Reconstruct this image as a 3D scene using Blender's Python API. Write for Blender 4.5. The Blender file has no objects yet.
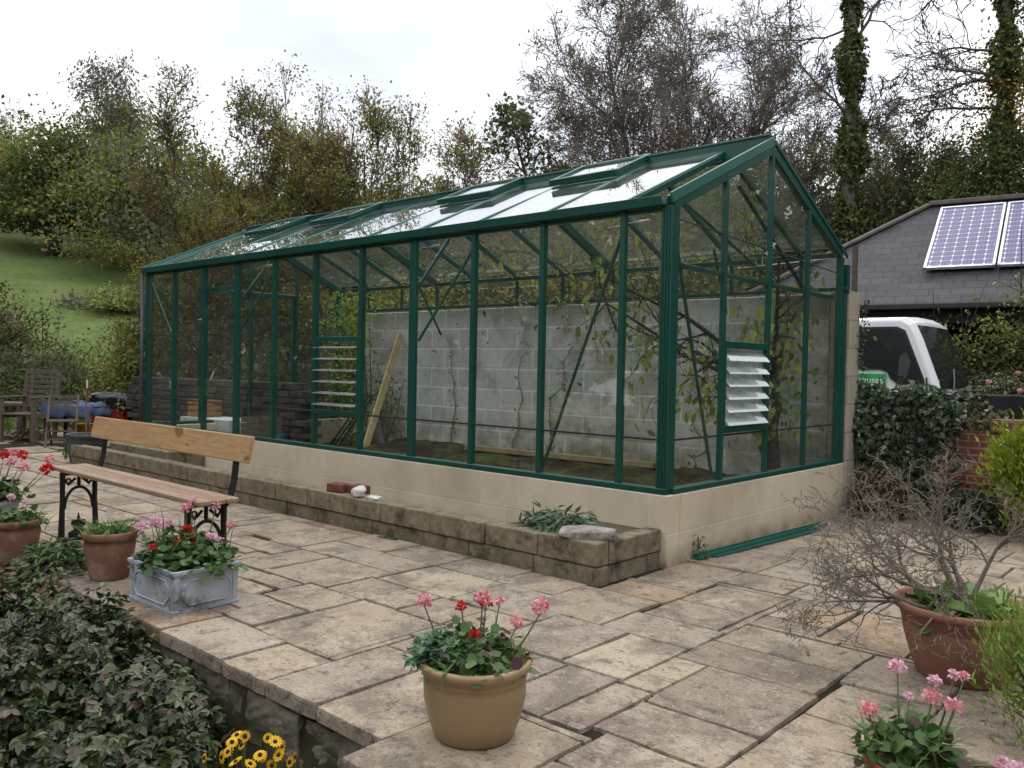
import bpy, math, random
import numpy as np
from math import radians, pi, sin, cos

# ------------------------------------------------------------------ camera
SC = bpy.context.scene
COL = SC.collection
CAMPOS = np.array([2.553, -4.182, 1.12]); FPX = 846.67
YAW, PITCH, ROLL = -0.7316, 0.0202, -0.0198
def cam_axes():
    cy, sy = cos(YAW), sin(YAW)
    f = np.array([sy*cos(PITCH), cy*cos(PITCH), -sin(PITCH)])
    r = np.array([cy, -sy, 0.0]); d = np.cross(f, r)
    c, s = cos(ROLL), sin(ROLL)
    return c*r+s*d, -s*r+c*d, f
CR, CD, CF = cam_axes()
from mathutils import Matrix, Vector, noise as mnoise
cd = bpy.data.cameras.new('camera'); cam = bpy.data.objects.new('camera', cd); COL.objects.link(cam)
cd.sensor_width = 36; cd.lens = FPX*36/1024; cd.clip_start = 0.05; cd.clip_end = 1000
cam.matrix_world = Matrix(((CR[0], -CD[0], -CF[0], CAMPOS[0]), (CR[1], -CD[1], -CF[1], CAMPOS[1]),
                           (CR[2], -CD[2], -CF[2], CAMPOS[2]), (0, 0, 0, 1)))
SC.camera = cam
SC.render.resolution_x = 1024; SC.render.resolution_y = 768

# ------------------------------------------------------------------ light
SC.view_settings.view_transform = 'Standard'; SC.view_settings.look = 'None'
SC.view_settings.exposure = 0.42; SC.view_settings.gamma = 1.0; SC.view_settings.use_curve_mapping = False
SUN_EL, SUN_AZ = radians(52), radians(-30)      # azimuth measured from +Y towards +X
w = bpy.data.worlds.new('World'); SC.world = w; w.use_nodes = True
nt = w.node_tree; nt.nodes.clear()
def wn(t, **k):
    n = nt.nodes.new(t)
    for a, v in k.items(): setattr(n, a, v)
    return n
out = wn('ShaderNodeOutputWorld'); mix = wn('ShaderNodeMixShader')
sky = wn('ShaderNodeTexSky', sky_type='NISHITA', sun_disc=False)
sky.sun_elevation = SUN_EL; sky.sun_rotation = SUN_AZ
b1 = wn('ShaderNodeBackground'); b1.inputs[1].default_value = 0.10
b2 = wn('ShaderNodeBackground')
tc = wn('ShaderNodeTexCoord'); sep = wn('ShaderNodeSeparateXYZ')
grad = wn('ShaderNodeMapRange'); grad.inputs['From Min'].default_value = 0.0; grad.inputs['From Max'].default_value = 0.75
grad.inputs['To Min'].default_value = 0.80; grad.inputs['To Max'].default_value = 1.75
nz = wn('ShaderNodeTexNoise'); nz.inputs['Scale'].default_value = 2.2; nz.inputs['Detail'].default_value = 5
mp = wn('ShaderNodeMapping'); mp.inputs['Scale'].default_value = (1, 1, 2.5)
cl = wn('ShaderNodeMapRange'); cl.inputs['From Min'].default_value = 0.3; cl.inputs['From Max'].default_value = 0.7
cl.inputs['To Min'].default_value = 0.80; cl.inputs['To Max'].default_value = 1.22
mul = wn('ShaderNodeMath', operation='MULTIPLY')
cr = wn('ShaderNodeValToRGB'); cr.color_ramp.elements[0].color = (0.86, 0.90, 1.0, 1); cr.color_ramp.elements[1].color = (1.0, 0.985, 0.96, 1)
cr.color_ramp.elements[0].position = 0.35; cr.color_ramp.elements[1].position = 0.62
L = nt.links.new
L(tc.outputs['Generated'], sep.inputs[0]); L(sep.outputs['Z'], grad.inputs[0])
L(tc.outputs['Generated'], mp.inputs[0]); L(mp.outputs[0], nz.inputs['Vector'])
L(nz.outputs['Fac'], cl.inputs[0]); L(nz.outputs['Fac'], cr.inputs[0])
L(grad.outputs[0], mul.inputs[0]); L(cl.outputs[0], mul.inputs[1])
L(cr.outputs[0], b2.inputs[0]); L(mul.outputs[0], b2.inputs[1])
dl = wn('ShaderNodeVectorMath', operation='DOT_PRODUCT'); dl.inputs[1].default_value = (-.75, .52, .41); L(tc.outputs['Generated'], dl.inputs[0])
dk = wn('ShaderNodeMapRange', interpolation_type='SMOOTHSTEP'); dk.inputs['From Min'].default_value = 0.80; dk.inputs['From Max'].default_value = 0.99; dk.inputs['To Min'].default_value = 1.0; dk.inputs['To Max'].default_value = 0.82
L(dl.outputs['Value'], dk.inputs[0]); mul2 = wn('ShaderNodeMath', operation='MULTIPLY'); L(mul.outputs[0], mul2.inputs[0]); L(dk.outputs[0], mul2.inputs[1]); L(mul2.outputs[0], b2.inputs[1])
L(sky.outputs[0], b1.inputs[0]); L(b1.outputs[0], mix.inputs[1]); L(b2.outputs[0], mix.inputs[2])
mix.inputs[0].default_value = 0.86; L(mix.outputs[0], out.inputs[0])
sd = bpy.data.lights.new('sun', 'SUN'); sd.energy = 0.7; sd.angle = radians(22); sd.color = (1.0, 0.96, 0.9)
sun = bpy.data.objects.new('sun', sd); COL.objects.link(sun)
sv = Vector((sin(SUN_AZ)*cos(SUN_EL), cos(SUN_AZ)*cos(SUN_EL), sin(SUN_EL)))
sun.rotation_euler = sv.to_track_quat('Z', 'Y').to_euler()

# ------------------------------------------------------------------ helpers
def V(*a): return np.array(a, float)
def at(px, py, depth):
    """a point of the place, given where it was measured and how far away it stands"""
    return CAMPOS + depth*(CF + CR*((px-512)/FPX) + CD*((py-384)/FPX))
def nrm(v):
    v = np.asarray(v, float); return v/(np.linalg.norm(v)+1e-12)

def tag(o, label=None, cat=None, group=None, kind=None):
    if label: o['label'] = label
    if cat: o['category'] = cat
    if group: o['group'] = group
    if kind: o['kind'] = kind
    return o
def thing(name, label, cat, loc=(0, 0, 0), rz=0.0, group=None):
    o = bpy.data.objects.new(name, None); COL.objects.link(o)
    o.location = tuple(float(a) for a in loc); o.rotation_euler = (0, 0, rz); o.empty_display_size = .1
    return tag(o, label, cat, group)

class MB:
    def __init__(s): s.v = []; s.f = []; s.m = []
    def add(s, vs, fs, mi=0):
        b = len(s.v); s.v.extend([tuple(map(float, p)) for p in vs])
        s.f.extend([tuple(i+b for i in f) for f in fs]); s.m.extend([mi]*len(fs)); return s
    def box(s, c, d, R=None, mi=0):
        c = np.asarray(c, float); hx, hy, hz = d[0]/2, d[1]/2, d[2]/2
        P = np.array([[x*hx, y*hy, z*hz] for z in (-1, 1) for y in (-1, 1) for x in (-1, 1)])
        if R is not None: P = P@np.asarray(R).T
        return s.add(P+c, [(0, 2, 3, 1), (4, 5, 7, 6), (0, 1, 5, 4), (2, 6, 7, 3), (0, 4, 6, 2), (1, 3, 7, 5)], mi)
    def bx(s, x0, x1, y0, y1, z0, z1, mi=0):
        return s.box(((x0+x1)/2, (y0+y1)/2, (z0+z1)/2), (x1-x0, y1-y0, z1-z0), None, mi)
    def beam(s, a, b, w, h, up=(0, 0, 1), mi=0):
        a = np.asarray(a, float); b = np.asarray(b, float); d = b-a; l = np.linalg.norm(d); d = d/l
        x = np.cross(up, d)
        if np.linalg.norm(x) < 1e-5: x = np.cross((0, 1, 0), d)
        x = nrm(x); z = np.cross(d, x)
        return s.box((a+b)/2, (w, l, h), np.array([x, d, z]).T, mi)
    def tube(s, pts, r, n=8, cap=True, mi=0):
        pts = [np.asarray(p, float) for p in pts]
        if not hasattr(r, '__len__'): r = [r]*len(pts)
        ref = V(0.31, 0.2, 1) ; vs = []
        for i, p in enumerate(pts):
            d = nrm(pts[min(i+1, len(pts)-1)]-pts[max(i-1, 0)])
            a = np.cross(d, ref)
            if np.linalg.norm(a) < 1e-3: a = np.cross(d, V(1, 0, 0))
            a = nrm(a); b = np.cross(d, a)
            vs += [p+r[i]*(a*cos(2*pi*k/n)+b*sin(2*pi*k/n)) for k in range(n)]
        fs = [(i*n+k, i*n+(k+1) % n, (i+1)*n+(k+1) % n, (i+1)*n+k) for i in range(len(pts)-1) for k in range(n)]
        if cap: fs += [tuple(range(n))[::-1], tuple((len(pts)-1)*n+k for k in range(n))]
        return s.add(vs, fs, mi)
    def lathe(s, prof, n=40, c=(0, 0, 0), mi=0, sq=1.0):
        vs = []
        for r, z in prof: vs += [(c[0]+r*cos(2*pi*k/n), c[1]+sq*r*sin(2*pi*k/n), c[2]+z) for k in range(n)]
        fs = [(i*n+k, i*n+(k+1) % n, (i+1)*n+(k+1) % n, (i+1)*n+k) for i in range(len(prof)-1) for k in range(n)]
        return s.add(vs, fs, mi)
    def prism(s, poly, o, ax, ay, depth, mi=0):
        """2-D outline poly in the plane (o, ax, ay), extruded along ax x ay by depth"""
        o = np.asarray(o, float); ax = np.asarray(ax, float); ay = np.asarray(ay, float); nn = nrm(np.cross(ax, ay))
        k = len(poly); a = [o+ax*p[0]+ay*p[1] for p in poly]; b = [p+nn*depth for p in a]
        return s.add(a+b, [tuple(range(k))[::-1], tuple(range(k, 2*k))]+[(i, (i+1) % k, k+(i+1) % k, k+i) for i in range(k)], mi)
    def build(s, name, mats, parent=None, bevel=0.0, smooth=False, seg=2, uv=True, rot=None):
        me = bpy.data.meshes.new(name); me.from_pydata(s.v, [], s.f)
        if not isinstance(mats, (list, tuple)): mats = [mats]
        for m in mats: me.materials.append(m)
        me.polygons.foreach_set('material_index', s.m)
        if uv: planar_uv(me)
        if smooth: me.polygons.foreach_set('use_smooth', [True]*len(me.polygons))
        me.update()
        o = bpy.data.objects.new(name, me); COL.objects.link(o)
        if parent is not None: o.parent = parent
        if bevel > 0:
            b = o.modifiers.new('bevel', 'BEVEL'); b.width = bevel; b.segments = seg; b.limit_method = 'ANGLE'; b.angle_limit = radians(40)
        return o
def planar_uv(me):
    uvl = me.uv_layers.new(name='UVMap'); n = len(me.loops); arr = np.zeros((n, 2))
    co = np.empty(len(me.vertices)*3); me.vertices.foreach_get('co', co); co = co.reshape(-1, 3)
    for p in me.polygons:
        nn = np.array(p.normal)
        if abs(nn[2]) > 0.97: u = V(1, 0, 0); v = V(0, 1, 0)
        else:
            u = nrm(np.cross((0, 0, 1), nn)); v = np.cross(nn, u)
        for li, vi in zip(p.loop_indices, p.vertices): arr[li] = (co[vi]@u, co[vi]@v)
    uvl.data.foreach_set('uv', arr.ravel())

def fast_mesh(name, verts, faces_flat, sizes, mats, parent=None, tint=None, midx=None, smooth=False):
    me = bpy.data.meshes.new(name)
    verts = np.asarray(verts, np.float32); me.vertices.add(len(verts)); me.vertices.foreach_set('co', verts.ravel())
    me.loops.add(len(faces_flat)); me.loops.foreach_set('vertex_index', np.asarray(faces_flat, np.int32))
    sizes = np.asarray(sizes, np.int32); st = np.concatenate([[0], np.cumsum(sizes)[:-1]]).astype(np.int32)
    me.polygons.add(len(sizes)); me.polygons.foreach_set('loop_start', st)
    if not isinstance(mats, (list, tuple)): mats = [mats]
    for m in mats: me.materials.append(m)
    if midx is not None: me.polygons.foreach_set('material_index', np.asarray(midx, np.int32))
    if smooth: me.polygons.foreach_set('use_smooth', np.ones(len(sizes), bool))
    me.update(calc_edges=True)
    if tint is not None:
        at_ = me.attributes.new('tint', 'FLOAT', 'FACE'); at_.data.foreach_set('value', np.asarray(tint, np.float32))
    o = bpy.data.objects.new(name, me); COL.objects.link(o)
    if parent is not None: o.parent = parent
    return o

# ---- leaves: templates in (along, across, normal), scaled and scattered
def _ring(n, rx, ry, cx=0.5, cup=0.12, wob=0.0):
    return [(cx+rx*cos(2*pi*k/n)*(1+wob*(k % 2)), ry*sin(2*pi*k/n)*(1+wob*(k % 2)), cup*(cos(2*pi*k/n)**2)) for k in range(n)]
TEMPL = {
    'kite': ([(0, 0, 0), (.42, -.27, .07), (1, 0, -.06), (.42, .27, .07)], [(0, 1, 2), (0, 2, 3)]),
    'lance': ([(0, 0, 0), (.35, -.15, .05), (1, 0, -.14), (.35, .15, .05)], [(0, 1, 2), (0, 2, 3)]),
    'oval': ([(0, 0, 0), (.3, -.24, .05), (.7, -.2, .04), (1, 0, -.08), (.7, .2, .04), (.3, .24, .05)], [(0, 1, 2, 3), (0, 3, 4, 5)]),
    'disc': (_ring(8, .5, .5, .42, .1, .1), [tuple(range(8))]),
    'palm': ([(0, 0, 0), (.25, -.18, .03), (.2, -.5, -.04), (.5, -.2, .03), (1, 0, -.08), (.5, .2, .03), (.2, .5, -.04), (.25, .18, .03)],
             [(0, 1, 2, 3), (0, 3, 4, 5), (0, 5, 6, 7)]),
    'ivy': ([(0, 0, 0), (.05, -.3, 0), (.4, -.42, -.03), (.5, -.2, .03), (1, 0, -.05), (.5, .2, .03), (.4, .42, -.03), (.05, .3, 0)],
            [(0, 1, 2, 3), (0, 3, 4, 5), (0, 5, 6, 7)]),
    'petal': ([(0, 0, 0), (.5, -.4, .08), (1, -.25, .2), (1, .25, .2), (.5, .4, .08)], [(0, 1, 2, 3, 4)]),
}
class LF:
    """collects leaves of several templates into one mesh"""
    def __init__(s): s.v = []; s.f = []; s.s = []; s.t = []; s.n = 0
    def put(s, kind, P, D, N, size, tint):
        P = np.asarray(P, float).reshape(-1, 3); k = len(P)
        if k == 0: return s
        T, F = TEMPL[kind]; T = np.array(T)
        D = np.broadcast_to(D, P.shape); N = np.broadcast_to(N, P.shape)
        D = D/(np.linalg.norm(D, axis=1, keepdims=True)+1e-9)
        B = np.cross(N, D); bl = np.linalg.norm(B, axis=1, keepdims=True); B = np.where(bl > 1e-4, B/(bl+1e-9), np.cross(D, [0.1, 1, .3]))
        N2 = np.cross(D, B)
        size = np.broadcast_to(size, (k,)); W = P[:, None, :]+size[:, None, None]*(T[None, :, 0:1]*D[:, None]+T[None, :, 1:2]*B[:, None]+T[None, :, 2:3]*N2[:, None])
        base = s.n+np.arange(k)*len(T)
        per = np.concatenate([np.array(f) for f in F]); s.f.append((base[:, None]+per[None]).ravel())
        s.s.append(np.tile([len(f) for f in F], k)); s.t.append(np.repeat(np.broadcast_to(tint, (k,)), len(F)))
        s.v.append(W.reshape(-1, 3)); s.n += k*len(T); return s
    def build(s, name, mat, parent=None):
        return fast_mesh(name, np.concatenate(s.v), np.concatenate(s.f), np.concatenate(s.s), mat, parent, np.concatenate(s.t))
def rdir(rng, n, up=0.0):
    d = rng.normal(size=(n, 3)); d[:, 2] += up; return d/(np.linalg.norm(d, axis=1, keepdims=True)+1e-9)

# ---- branching wood
def grow(rng, p, d, length, r, lev, cfg, segs, tips):
    n = cfg['n'][lev]; step = length/n; p = np.array(p, float); d = nrm(d)
    last = lev == len(cfg['n'])-1
    for i in range(n):
        d = nrm(d+rng.normal(size=3)*cfg['wob'][lev]+V(0, 0, cfg['up'][lev]))
        q = p+d*step; r0 = r*(1-.75*i/n); r1 = r*(1-.75*(i+1)/n)
        segs.append((p, q, r0, r1, lev)); f = (i+1)/n
        if last or f > .5: tips.append((q, d, lev))
        if not last and f >= cfg['start'][lev]:
            for _ in range(cfg['kids'][lev]):
                a = rng.uniform(*cfg['ang'][lev]); s_ = nrm(np.cross(d, rng.normal(size=3)))
                c = nrm(d*cos(a)+s_*sin(a))
                grow(rng, q, c, length*rng.uniform(*cfg['len'][lev])*(1.15-.5*f), r1*.62, lev+1, cfg, segs, tips)
        p = q
def wood_mesh(name, segs, mat, parent=None, minr=0.003):
    vs = []; fs = []; sz = []; b = 0
    for n, sel in ((6, [s for s in segs if s[4] == 0]), (4, [s for s in segs if s[4] == 1]), (3, [s for s in segs if s[4] >= 2])):
        if not sel: continue
        A = np.array([s[0] for s in sel]); B = np.array([s[1] for s in sel]); r0 = np.maximum([s[2] for s in sel], minr); r1 = np.maximum([s[3] for s in sel], minr*.8)
        D = B-A; D /= np.linalg.norm(D, axis=1, keepdims=True)+1e-9
        X = np.cross(D, np.array([.23, .41, .88])); X /= np.linalg.norm(X, axis=1, keepdims=True)+1e-9; Y = np.cross(D, X)
        an = 2*pi*np.arange(n)/n
        ring = X[:, None]*np.cos(an)[None, :, None]+Y[:, None]*np.sin(an)[None, :, None]
        vv = np.concatenate([A[:, None]+ring*r0[:, None, None], (B+D*r1[:, None]*.5)[:, None]+ring*r1[:, None, None]], axis=1)
        k = np.arange(n); quad = np.stack([k, (k+1) % n, n+(k+1) % n, n+k], 1).ravel()
        fs.append((b+np.arange(len(sel))[:, None]*2*n+quad[None]).ravel()); sz.append(np.full(len(sel)*n, 4)); vs.append(vv.reshape(-1, 3)); b += len(sel)*2*n
    return fast_mesh(name, np.concatenate(vs), np.concatenate(fs), np.concatenate(sz), mat, parent, smooth=True)

# ------------------------------------------------------------------ materials
class NT:
    def __init__(s, name):
        s.m = bpy.data.materials.new(name); s.m.use_nodes = True; s.t = s.m.node_tree; s.b = s.t.nodes['Principled BSDF']; s.out = s.t.nodes['Material Output']
    def n(s, t, ins=None, **k):
        q = s.t.nodes.new(t)
        for a, v in k.items(): setattr(q, a, v)
        for a, v in (ins or {}).items():
            if isinstance(v, bpy.types.NodeSocket): s.t.links.new(v, q.inputs[a])
            else: q.inputs[a].default_value = v
        return q
    def l(s, a, b): s.t.links.new(a, b)
    def co(s, which='Object', scale=(1, 1, 1), loc=(0, 0, 0), rot=(0, 0, 0)):
        c = s.n('ShaderNodeTexCoord'); return s.n('ShaderNodeMapping', {0: c.outputs[which], 'Scale': scale, 'Location': loc, 'Rotation': rot}).outputs[0]
    def noise(s, vec, sc, det=4, rough=.55, dist=0.0):
        return s.n('ShaderNodeTexNoise', {'Vector': vec, 'Scale': sc, 'Detail': det, 'Roughness': rough, 'Distortion': dist}).outputs['Fac']
    def ramp(s, fac, stops, interp='LINEAR'):
        r = s.n('ShaderNodeValToRGB', {0: fac}); e = r.color_ramp.elements; r.color_ramp.interpolation = interp
        while len(e) < len(stops): e.new(.5)
        for el, (p, c) in zip(e, stops): el.position = p; el.color = (c if len(c) == 4 else (*c, 1)) if hasattr(c, '__len__') else (c, c, c, 1)
        return r.outputs[0]
    def mix(s, a, b, fac, mode='MIX'):
        q = s.n('ShaderNodeMix', data_type='RGBA', blend_type=mode)
        for i, v in ((0, fac), (6, a), (7, b)):
            if isinstance(v, bpy.types.NodeSocket): s.l(v, q.inputs[i])
            else: q.inputs[i].default_value = v if i == 0 else ((*v, 1) if len(v) == 3 else v)
        return q.outputs[2]
    def math(s, op, a, b=0.0, clamp=False):
        q = s.n('ShaderNodeMath', operation=op, use_clamp=clamp)
        for i, v in ((0, a), (1, b)):
            if isinstance(v, bpy.types.NodeSocket): s.l(v, q.inputs[i])
            else: q.inputs[i].default_value = v
        return q.outputs[0]
    def bump(s, h, strength=.3, dist=.01):
        s.l(s.n('ShaderNodeBump', {'Height': h, 'Strength': strength, 'Distance': dist}).outputs[0], s.b.inputs['Normal'])
    def set(s, col=None, rough=None, metal=None, spec=None):
        for k, v in (('Base Color', col), ('Roughness', rough), ('Metallic', metal), ('Specular IOR Level', spec)):
            if v is None: continue
            if isinstance(v, bpy.types.NodeSocket): s.l(v, s.b.inputs[k])
            else: s.b.inputs[k].default_value = (*v, 1) if hasattr(v, '__len__') and len(v) == 3 else v
        return s.m
def simple(name, col, rough=.6, metal=0.0, var=.25, sc=8, spec=.5, bump=0.0, bsc=40, dirt=None):
    t = NT(name); c = t.co(); f = t.noise(c, sc, 5)
    a = tuple(x*(1-var) for x in col); b = tuple(min(1, x*(1+var)) for x in col)
    colr = t.ramp(f, [(.3, a), (.7, b)])
    if dirt: colr = t.mix(colr, dirt[0], t.ramp(t.noise(c, dirt[2], 6, .7), [(dirt[1], 0), (dirt[1]+.15, 1)]))
    t.set(colr, rough, metal, spec)
    if bump: t.bump(t.noise(c, bsc, 5, .65), bump)
    return t.m
def leafmat(name, stops, rough=.5, trans=.25, spec=.35):
    t = NT(name); a = t.n('ShaderNodeAttribute', attribute_name='tint')
    c = t.ramp(a.outputs['Fac'], stops); t.set(c, rough, 0, spec)
    tr = t.n('ShaderNodeBsdfTranslucent', {0: t.mix(c, (1, 1, .6), .15, 'MULTIPLY')})
    mx = t.n('ShaderNodeMixShader', {0: trans}); t.l(t.b.outputs[0], mx.inputs[1]); t.l(tr.outputs[0], mx.inputs[2]); t.l(mx.outputs[0], t.out.inputs[0])
    return t.m
def glassmat(name, tintc=(.975, .99, .98), dirt=.014, gain=1.0):  # dirt: pale diffuse share; on the louvre slats it paints reflected sky
    t = NT(name); t.t.nodes.remove(t.b); g = t.n('ShaderNodeNewGeometry')
    dot = t.n('ShaderNodeVectorMath', operation='DOT_PRODUCT'); t.l(g.outputs['Normal'], dot.inputs[0]); t.l(g.outputs['Incoming'], dot.inputs[1])
    c = t.math('ABSOLUTE', dot.outputs['Value']); p = t.math('POWER', t.math('SUBTRACT', 1.0, c, True), 5.0)
    F = t.math('MULTIPLY', t.math('ADD', t.math('MULTIPLY', p, .96), .04), gain, True)
    tr = t.n('ShaderNodeBsdfTransparent', {0: (*tintc, 1)}); gl = t.n('ShaderNodeBsdfGlossy', {0: (1, 1, 1, 1), 'Roughness': .0})
    m1 = t.n('ShaderNodeMixShader', {0: F, 1: tr.outputs[0], 2: gl.outputs[0]})
    df = t.n('ShaderNodeBsdfDiffuse', {0: (.6, .62, .6, 1)}); nzz = t.noise(t.co(), 3.0, 6, .6)
    m2 = t.n('ShaderNodeMixShader', {0: t.math('MULTIPLY', t.ramp(nzz, [(.35, .3), (.75, 1.0)]), dirt), 1: m1.outputs[0], 2: df.outputs[0]})
    t.l(m2.outputs[0], t.out.inputs[0]); return t.m
M = {}
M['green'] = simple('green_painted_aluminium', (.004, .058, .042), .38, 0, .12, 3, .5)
M['greenlight'] = simple('green_aluminium_pale', (.018, .12, .09), .4, 0, .15, 3, .5)  # paler green for glazing caps, front gable rafters, some braces and loose strips
M['rubber'] = simple('black_glazing_strip', (.012, .014, .013), .6)
M['alloy'] = simple('bare_alloy', (.42, .43, .44), .35, .7)
M['glass'] = glassmat('clear_glass')
M['roofglass'] = glassmat('roof_glass', (.95, .975, .96), .05, 1.25)
M['rearglass'] = glassmat('misted_roof_glass', (.93, .95, .94), .26, 1.0)
M['slat'] = glassmat('louvre_glass', (.8, .85, .85), .55, 2.0)  # whitish diffuse share puts the sky's reflection into the slat colour
M['carglass'] = glassmat('tinted_glass', (.35, .42, .40), .03)

# ================================================================== setting
def slabmat():
    t = NT('weathered_sandstone_slab'); c = t.co(); a = t.n('ShaderNodeAttribute', attribute_name='tint').outputs['Fac']
    base = t.ramp(a, [(0, (.245, .19, .14)), (.25, (.325, .258, .185)), (.5, (.36, .285, .20)), (.72, (.295, .24, .185)), (.9, (.42, .345, .25)), (1, (.32, .21, .115))])
    n1 = t.noise(c, 3.2, 8, .72, .5); base = t.mix(base, (.165, .128, .10), t.ramp(n1, [(.47, 0), (.58, .8)]))
    n4 = t.noise(t.co(loc=(1, 4, 0)), 1.3, 4, .6); base = t.mix(base, (.30, .19, .09), t.ramp(n4, [(.60, 0), (.70, .6)]))
    n3 = t.noise(t.co(loc=(9, 2, 0)), 6, 8, .75); base = t.mix(base, (.50, .44, .36), t.ramp(n3, [(.53, 0), (.64, .5)]))
    n2 = t.noise(t.co(loc=(3, 7, 1)), 11, 8, .78, .6); base = t.mix(base, (.085, .07, .063), t.ramp(n2, [(.55, 0), (.62, .8)]))
    n5 = t.noise(c, 70, 5, .8); base = t.mix(base, (.035, .03, .026), t.ramp(n5, [(.55, 0), (.62, .75)]))
    n6 = t.noise(t.co(loc=(2, 2, 2)), 45, 5, .8); base = t.mix(base, (.56, .52, .45), t.ramp(n6, [(.57, 0), (.65, .5)]))
    t.set(base, t.ramp(n1, [(.3, .62), (.7, .85)]), 0, .35)
    h = t.math('ADD', t.math('MULTIPLY', n2, .6), t.math('MULTIPLY', n5, .5)); t.bump(h, .75, .014); return t.m
M['slab'] = slabmat()
def soilmat(name, col, moss=None):
    t = NT(name); c = t.co(); n = t.noise(c, 30, 8, .75)
    k = t.ramp(n, [(.3, tuple(x*.35 for x in col)), (.7, col)])
    if moss: k = t.mix(k, moss, t.ramp(t.noise(c, 2.5, 5, .7), [(.45, 0), (.62, .9)]))
    t.set(k, .95, 0, .1); t.bump(n, .9, .03); return t.m
M['joint'] = soilmat('dark_joint_moss', (.05, .04, .03), (.04, .05, .02))
M['soil'] = soilmat('dark_soil', (.06, .04, .028))
M['soilmoss'] = soilmat('mossy_soil', (.065, .045, .03), (.10, .12, .04))
def groundmat():
    t = NT('hillside_grass'); c = t.co(); n = t.noise(c, .35, 6, .6); n2 = t.noise(c, 6, 6, .7)
    g = t.ramp(n2, [(.30, (.045, .07, .02)), (.70, (.12, .175, .05))]); g = t.mix(g, (.15, .17, .06), t.ramp(n, [(.45, 0), (.65, .7)])); g = t.mix(g, (.16, .09, .03), t.ramp(t.noise(c, 18, 4, .7), [(.62, 0), (.68, .7)]))
    e = t.ramp(n2, [(.3, (.02, .018, .011)), (.7, (.06, .05, .03))])
    a = t.n('ShaderNodeAttribute', attribute_name='soil').outputs['Fac']
    t.set(t.mix(g, e, a), .95, 0, .1); t.bump(n2, .8, .05); return t.m
M['ground'] = groundmat()

def smooth(x, a, b):
    t = np.clip((x-a)/(b-a), 0, 1); return t*t*(3-2*t)
def hz(x, y):
    x = np.asarray(x, float); y = np.asarray(y, float)
    dx = x-CAMPOS[0]; dy = y-CAMPOS[1]; r = np.hypot(dx, dy); az = np.arctan2(dx, dy)
    rad = np.where(r > 15.5, (r-15.5)*.235, 0); rad = np.where(r > 60, 44.5*.235+(r-60)*.10, rad)
    bankx = smooth(x, -9.8, -7.3)
    bank = np.where(y > 2.9, 1.35+.40*np.minimum(y-2.9, 9)+.18*np.maximum(y-11.9, 0), 0)*bankx
    left = np.maximum(rad*smooth(r, 14, 18), bank)
    drive = -.35+np.where(r > 17.5, (r-17.5)*.55, 0); drive = np.minimum(drive, 4.2+np.maximum(r-26, 0)*.12)
    right = smooth(az, -.50, -.455)*smooth(y, 2.86, 2.92)
    front = (y < 2.9) & (x > -8)
    z = left*(1-right)+drive*right
    z = np.where(front, -.09, z)
    z = np.where((y < -2.56) & (x < 1.06), -.62, z)
    return z
def axis(a, b, parts): return np.unique(np.round(np.concatenate([np.arange(p, q, s) for p, q, s in parts]+[[b]]), 3))
gx = axis(-160, 120, [(-160, -60, 5), (-60, -16, 1.0), (-16, 6, .3), (6, 30, 1.5), (30, 120, 6)])
gy = axis(-30, 170, [(-30, -8, 2), (-8, -3, .4), (-3, 4, .1), (4, 16, .5), (16, 50, 1.0), (50, 170, 6)])
X, Y = np.meshgrid(gx, gy); Z = hz(X, Y)
Z = Z+np.where((Y > 3.2) | (X < -12), .12*np.sin(X*.9+Y*.4)*np.cos(Y*.7), 0)
nx, ny = len(gx), len(gy); vs = np.stack([X, Y, Z], -1).reshape(-1, 3)
i, j = np.meshgrid(np.arange(nx-1), np.arange(ny-1)); a = (j*nx+i).ravel()
fl = np.stack([a, a+1, a+nx+1, a+nx], 1).ravel()
gnd = fast_mesh('ground', vs, fl, np.full(len(a), 4), M['ground'], smooth=False); tag(gnd, kind='structure')
dxx = X-CAMPOS[0]; dyy = Y-CAMPOS[1]; rr = np.hypot(dxx, dyy); azz = np.arctan2(dxx, dyy)
so = np.clip(((X > -9) & (Y > 2.8)).astype(float)+(rr < 14)+smooth(azz, -.95, -.88), 0, 1)
at_ = gnd.data.attributes.new('soil', 'FLOAT', 'POINT'); at_.data.foreach_set('value', so.ravel().astype(np.float32))

# driveway sheet
mb = MB(); t_ = simple('gravel_drive', (.22, .20, .17), .9, 0, .3, 20, .3, .5, 60)
p = [at(x, 384, d)[:2] for x, d in ((800, 9.0), (1500, 6.5), (1500, 16), (800, 17.0))]
mb.add([(q[0], max(q[1], 3.05), -.34) for q in p], [(0, 1, 2, 3)]); tag(mb.build('driveway', t_), kind='structure')

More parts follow.
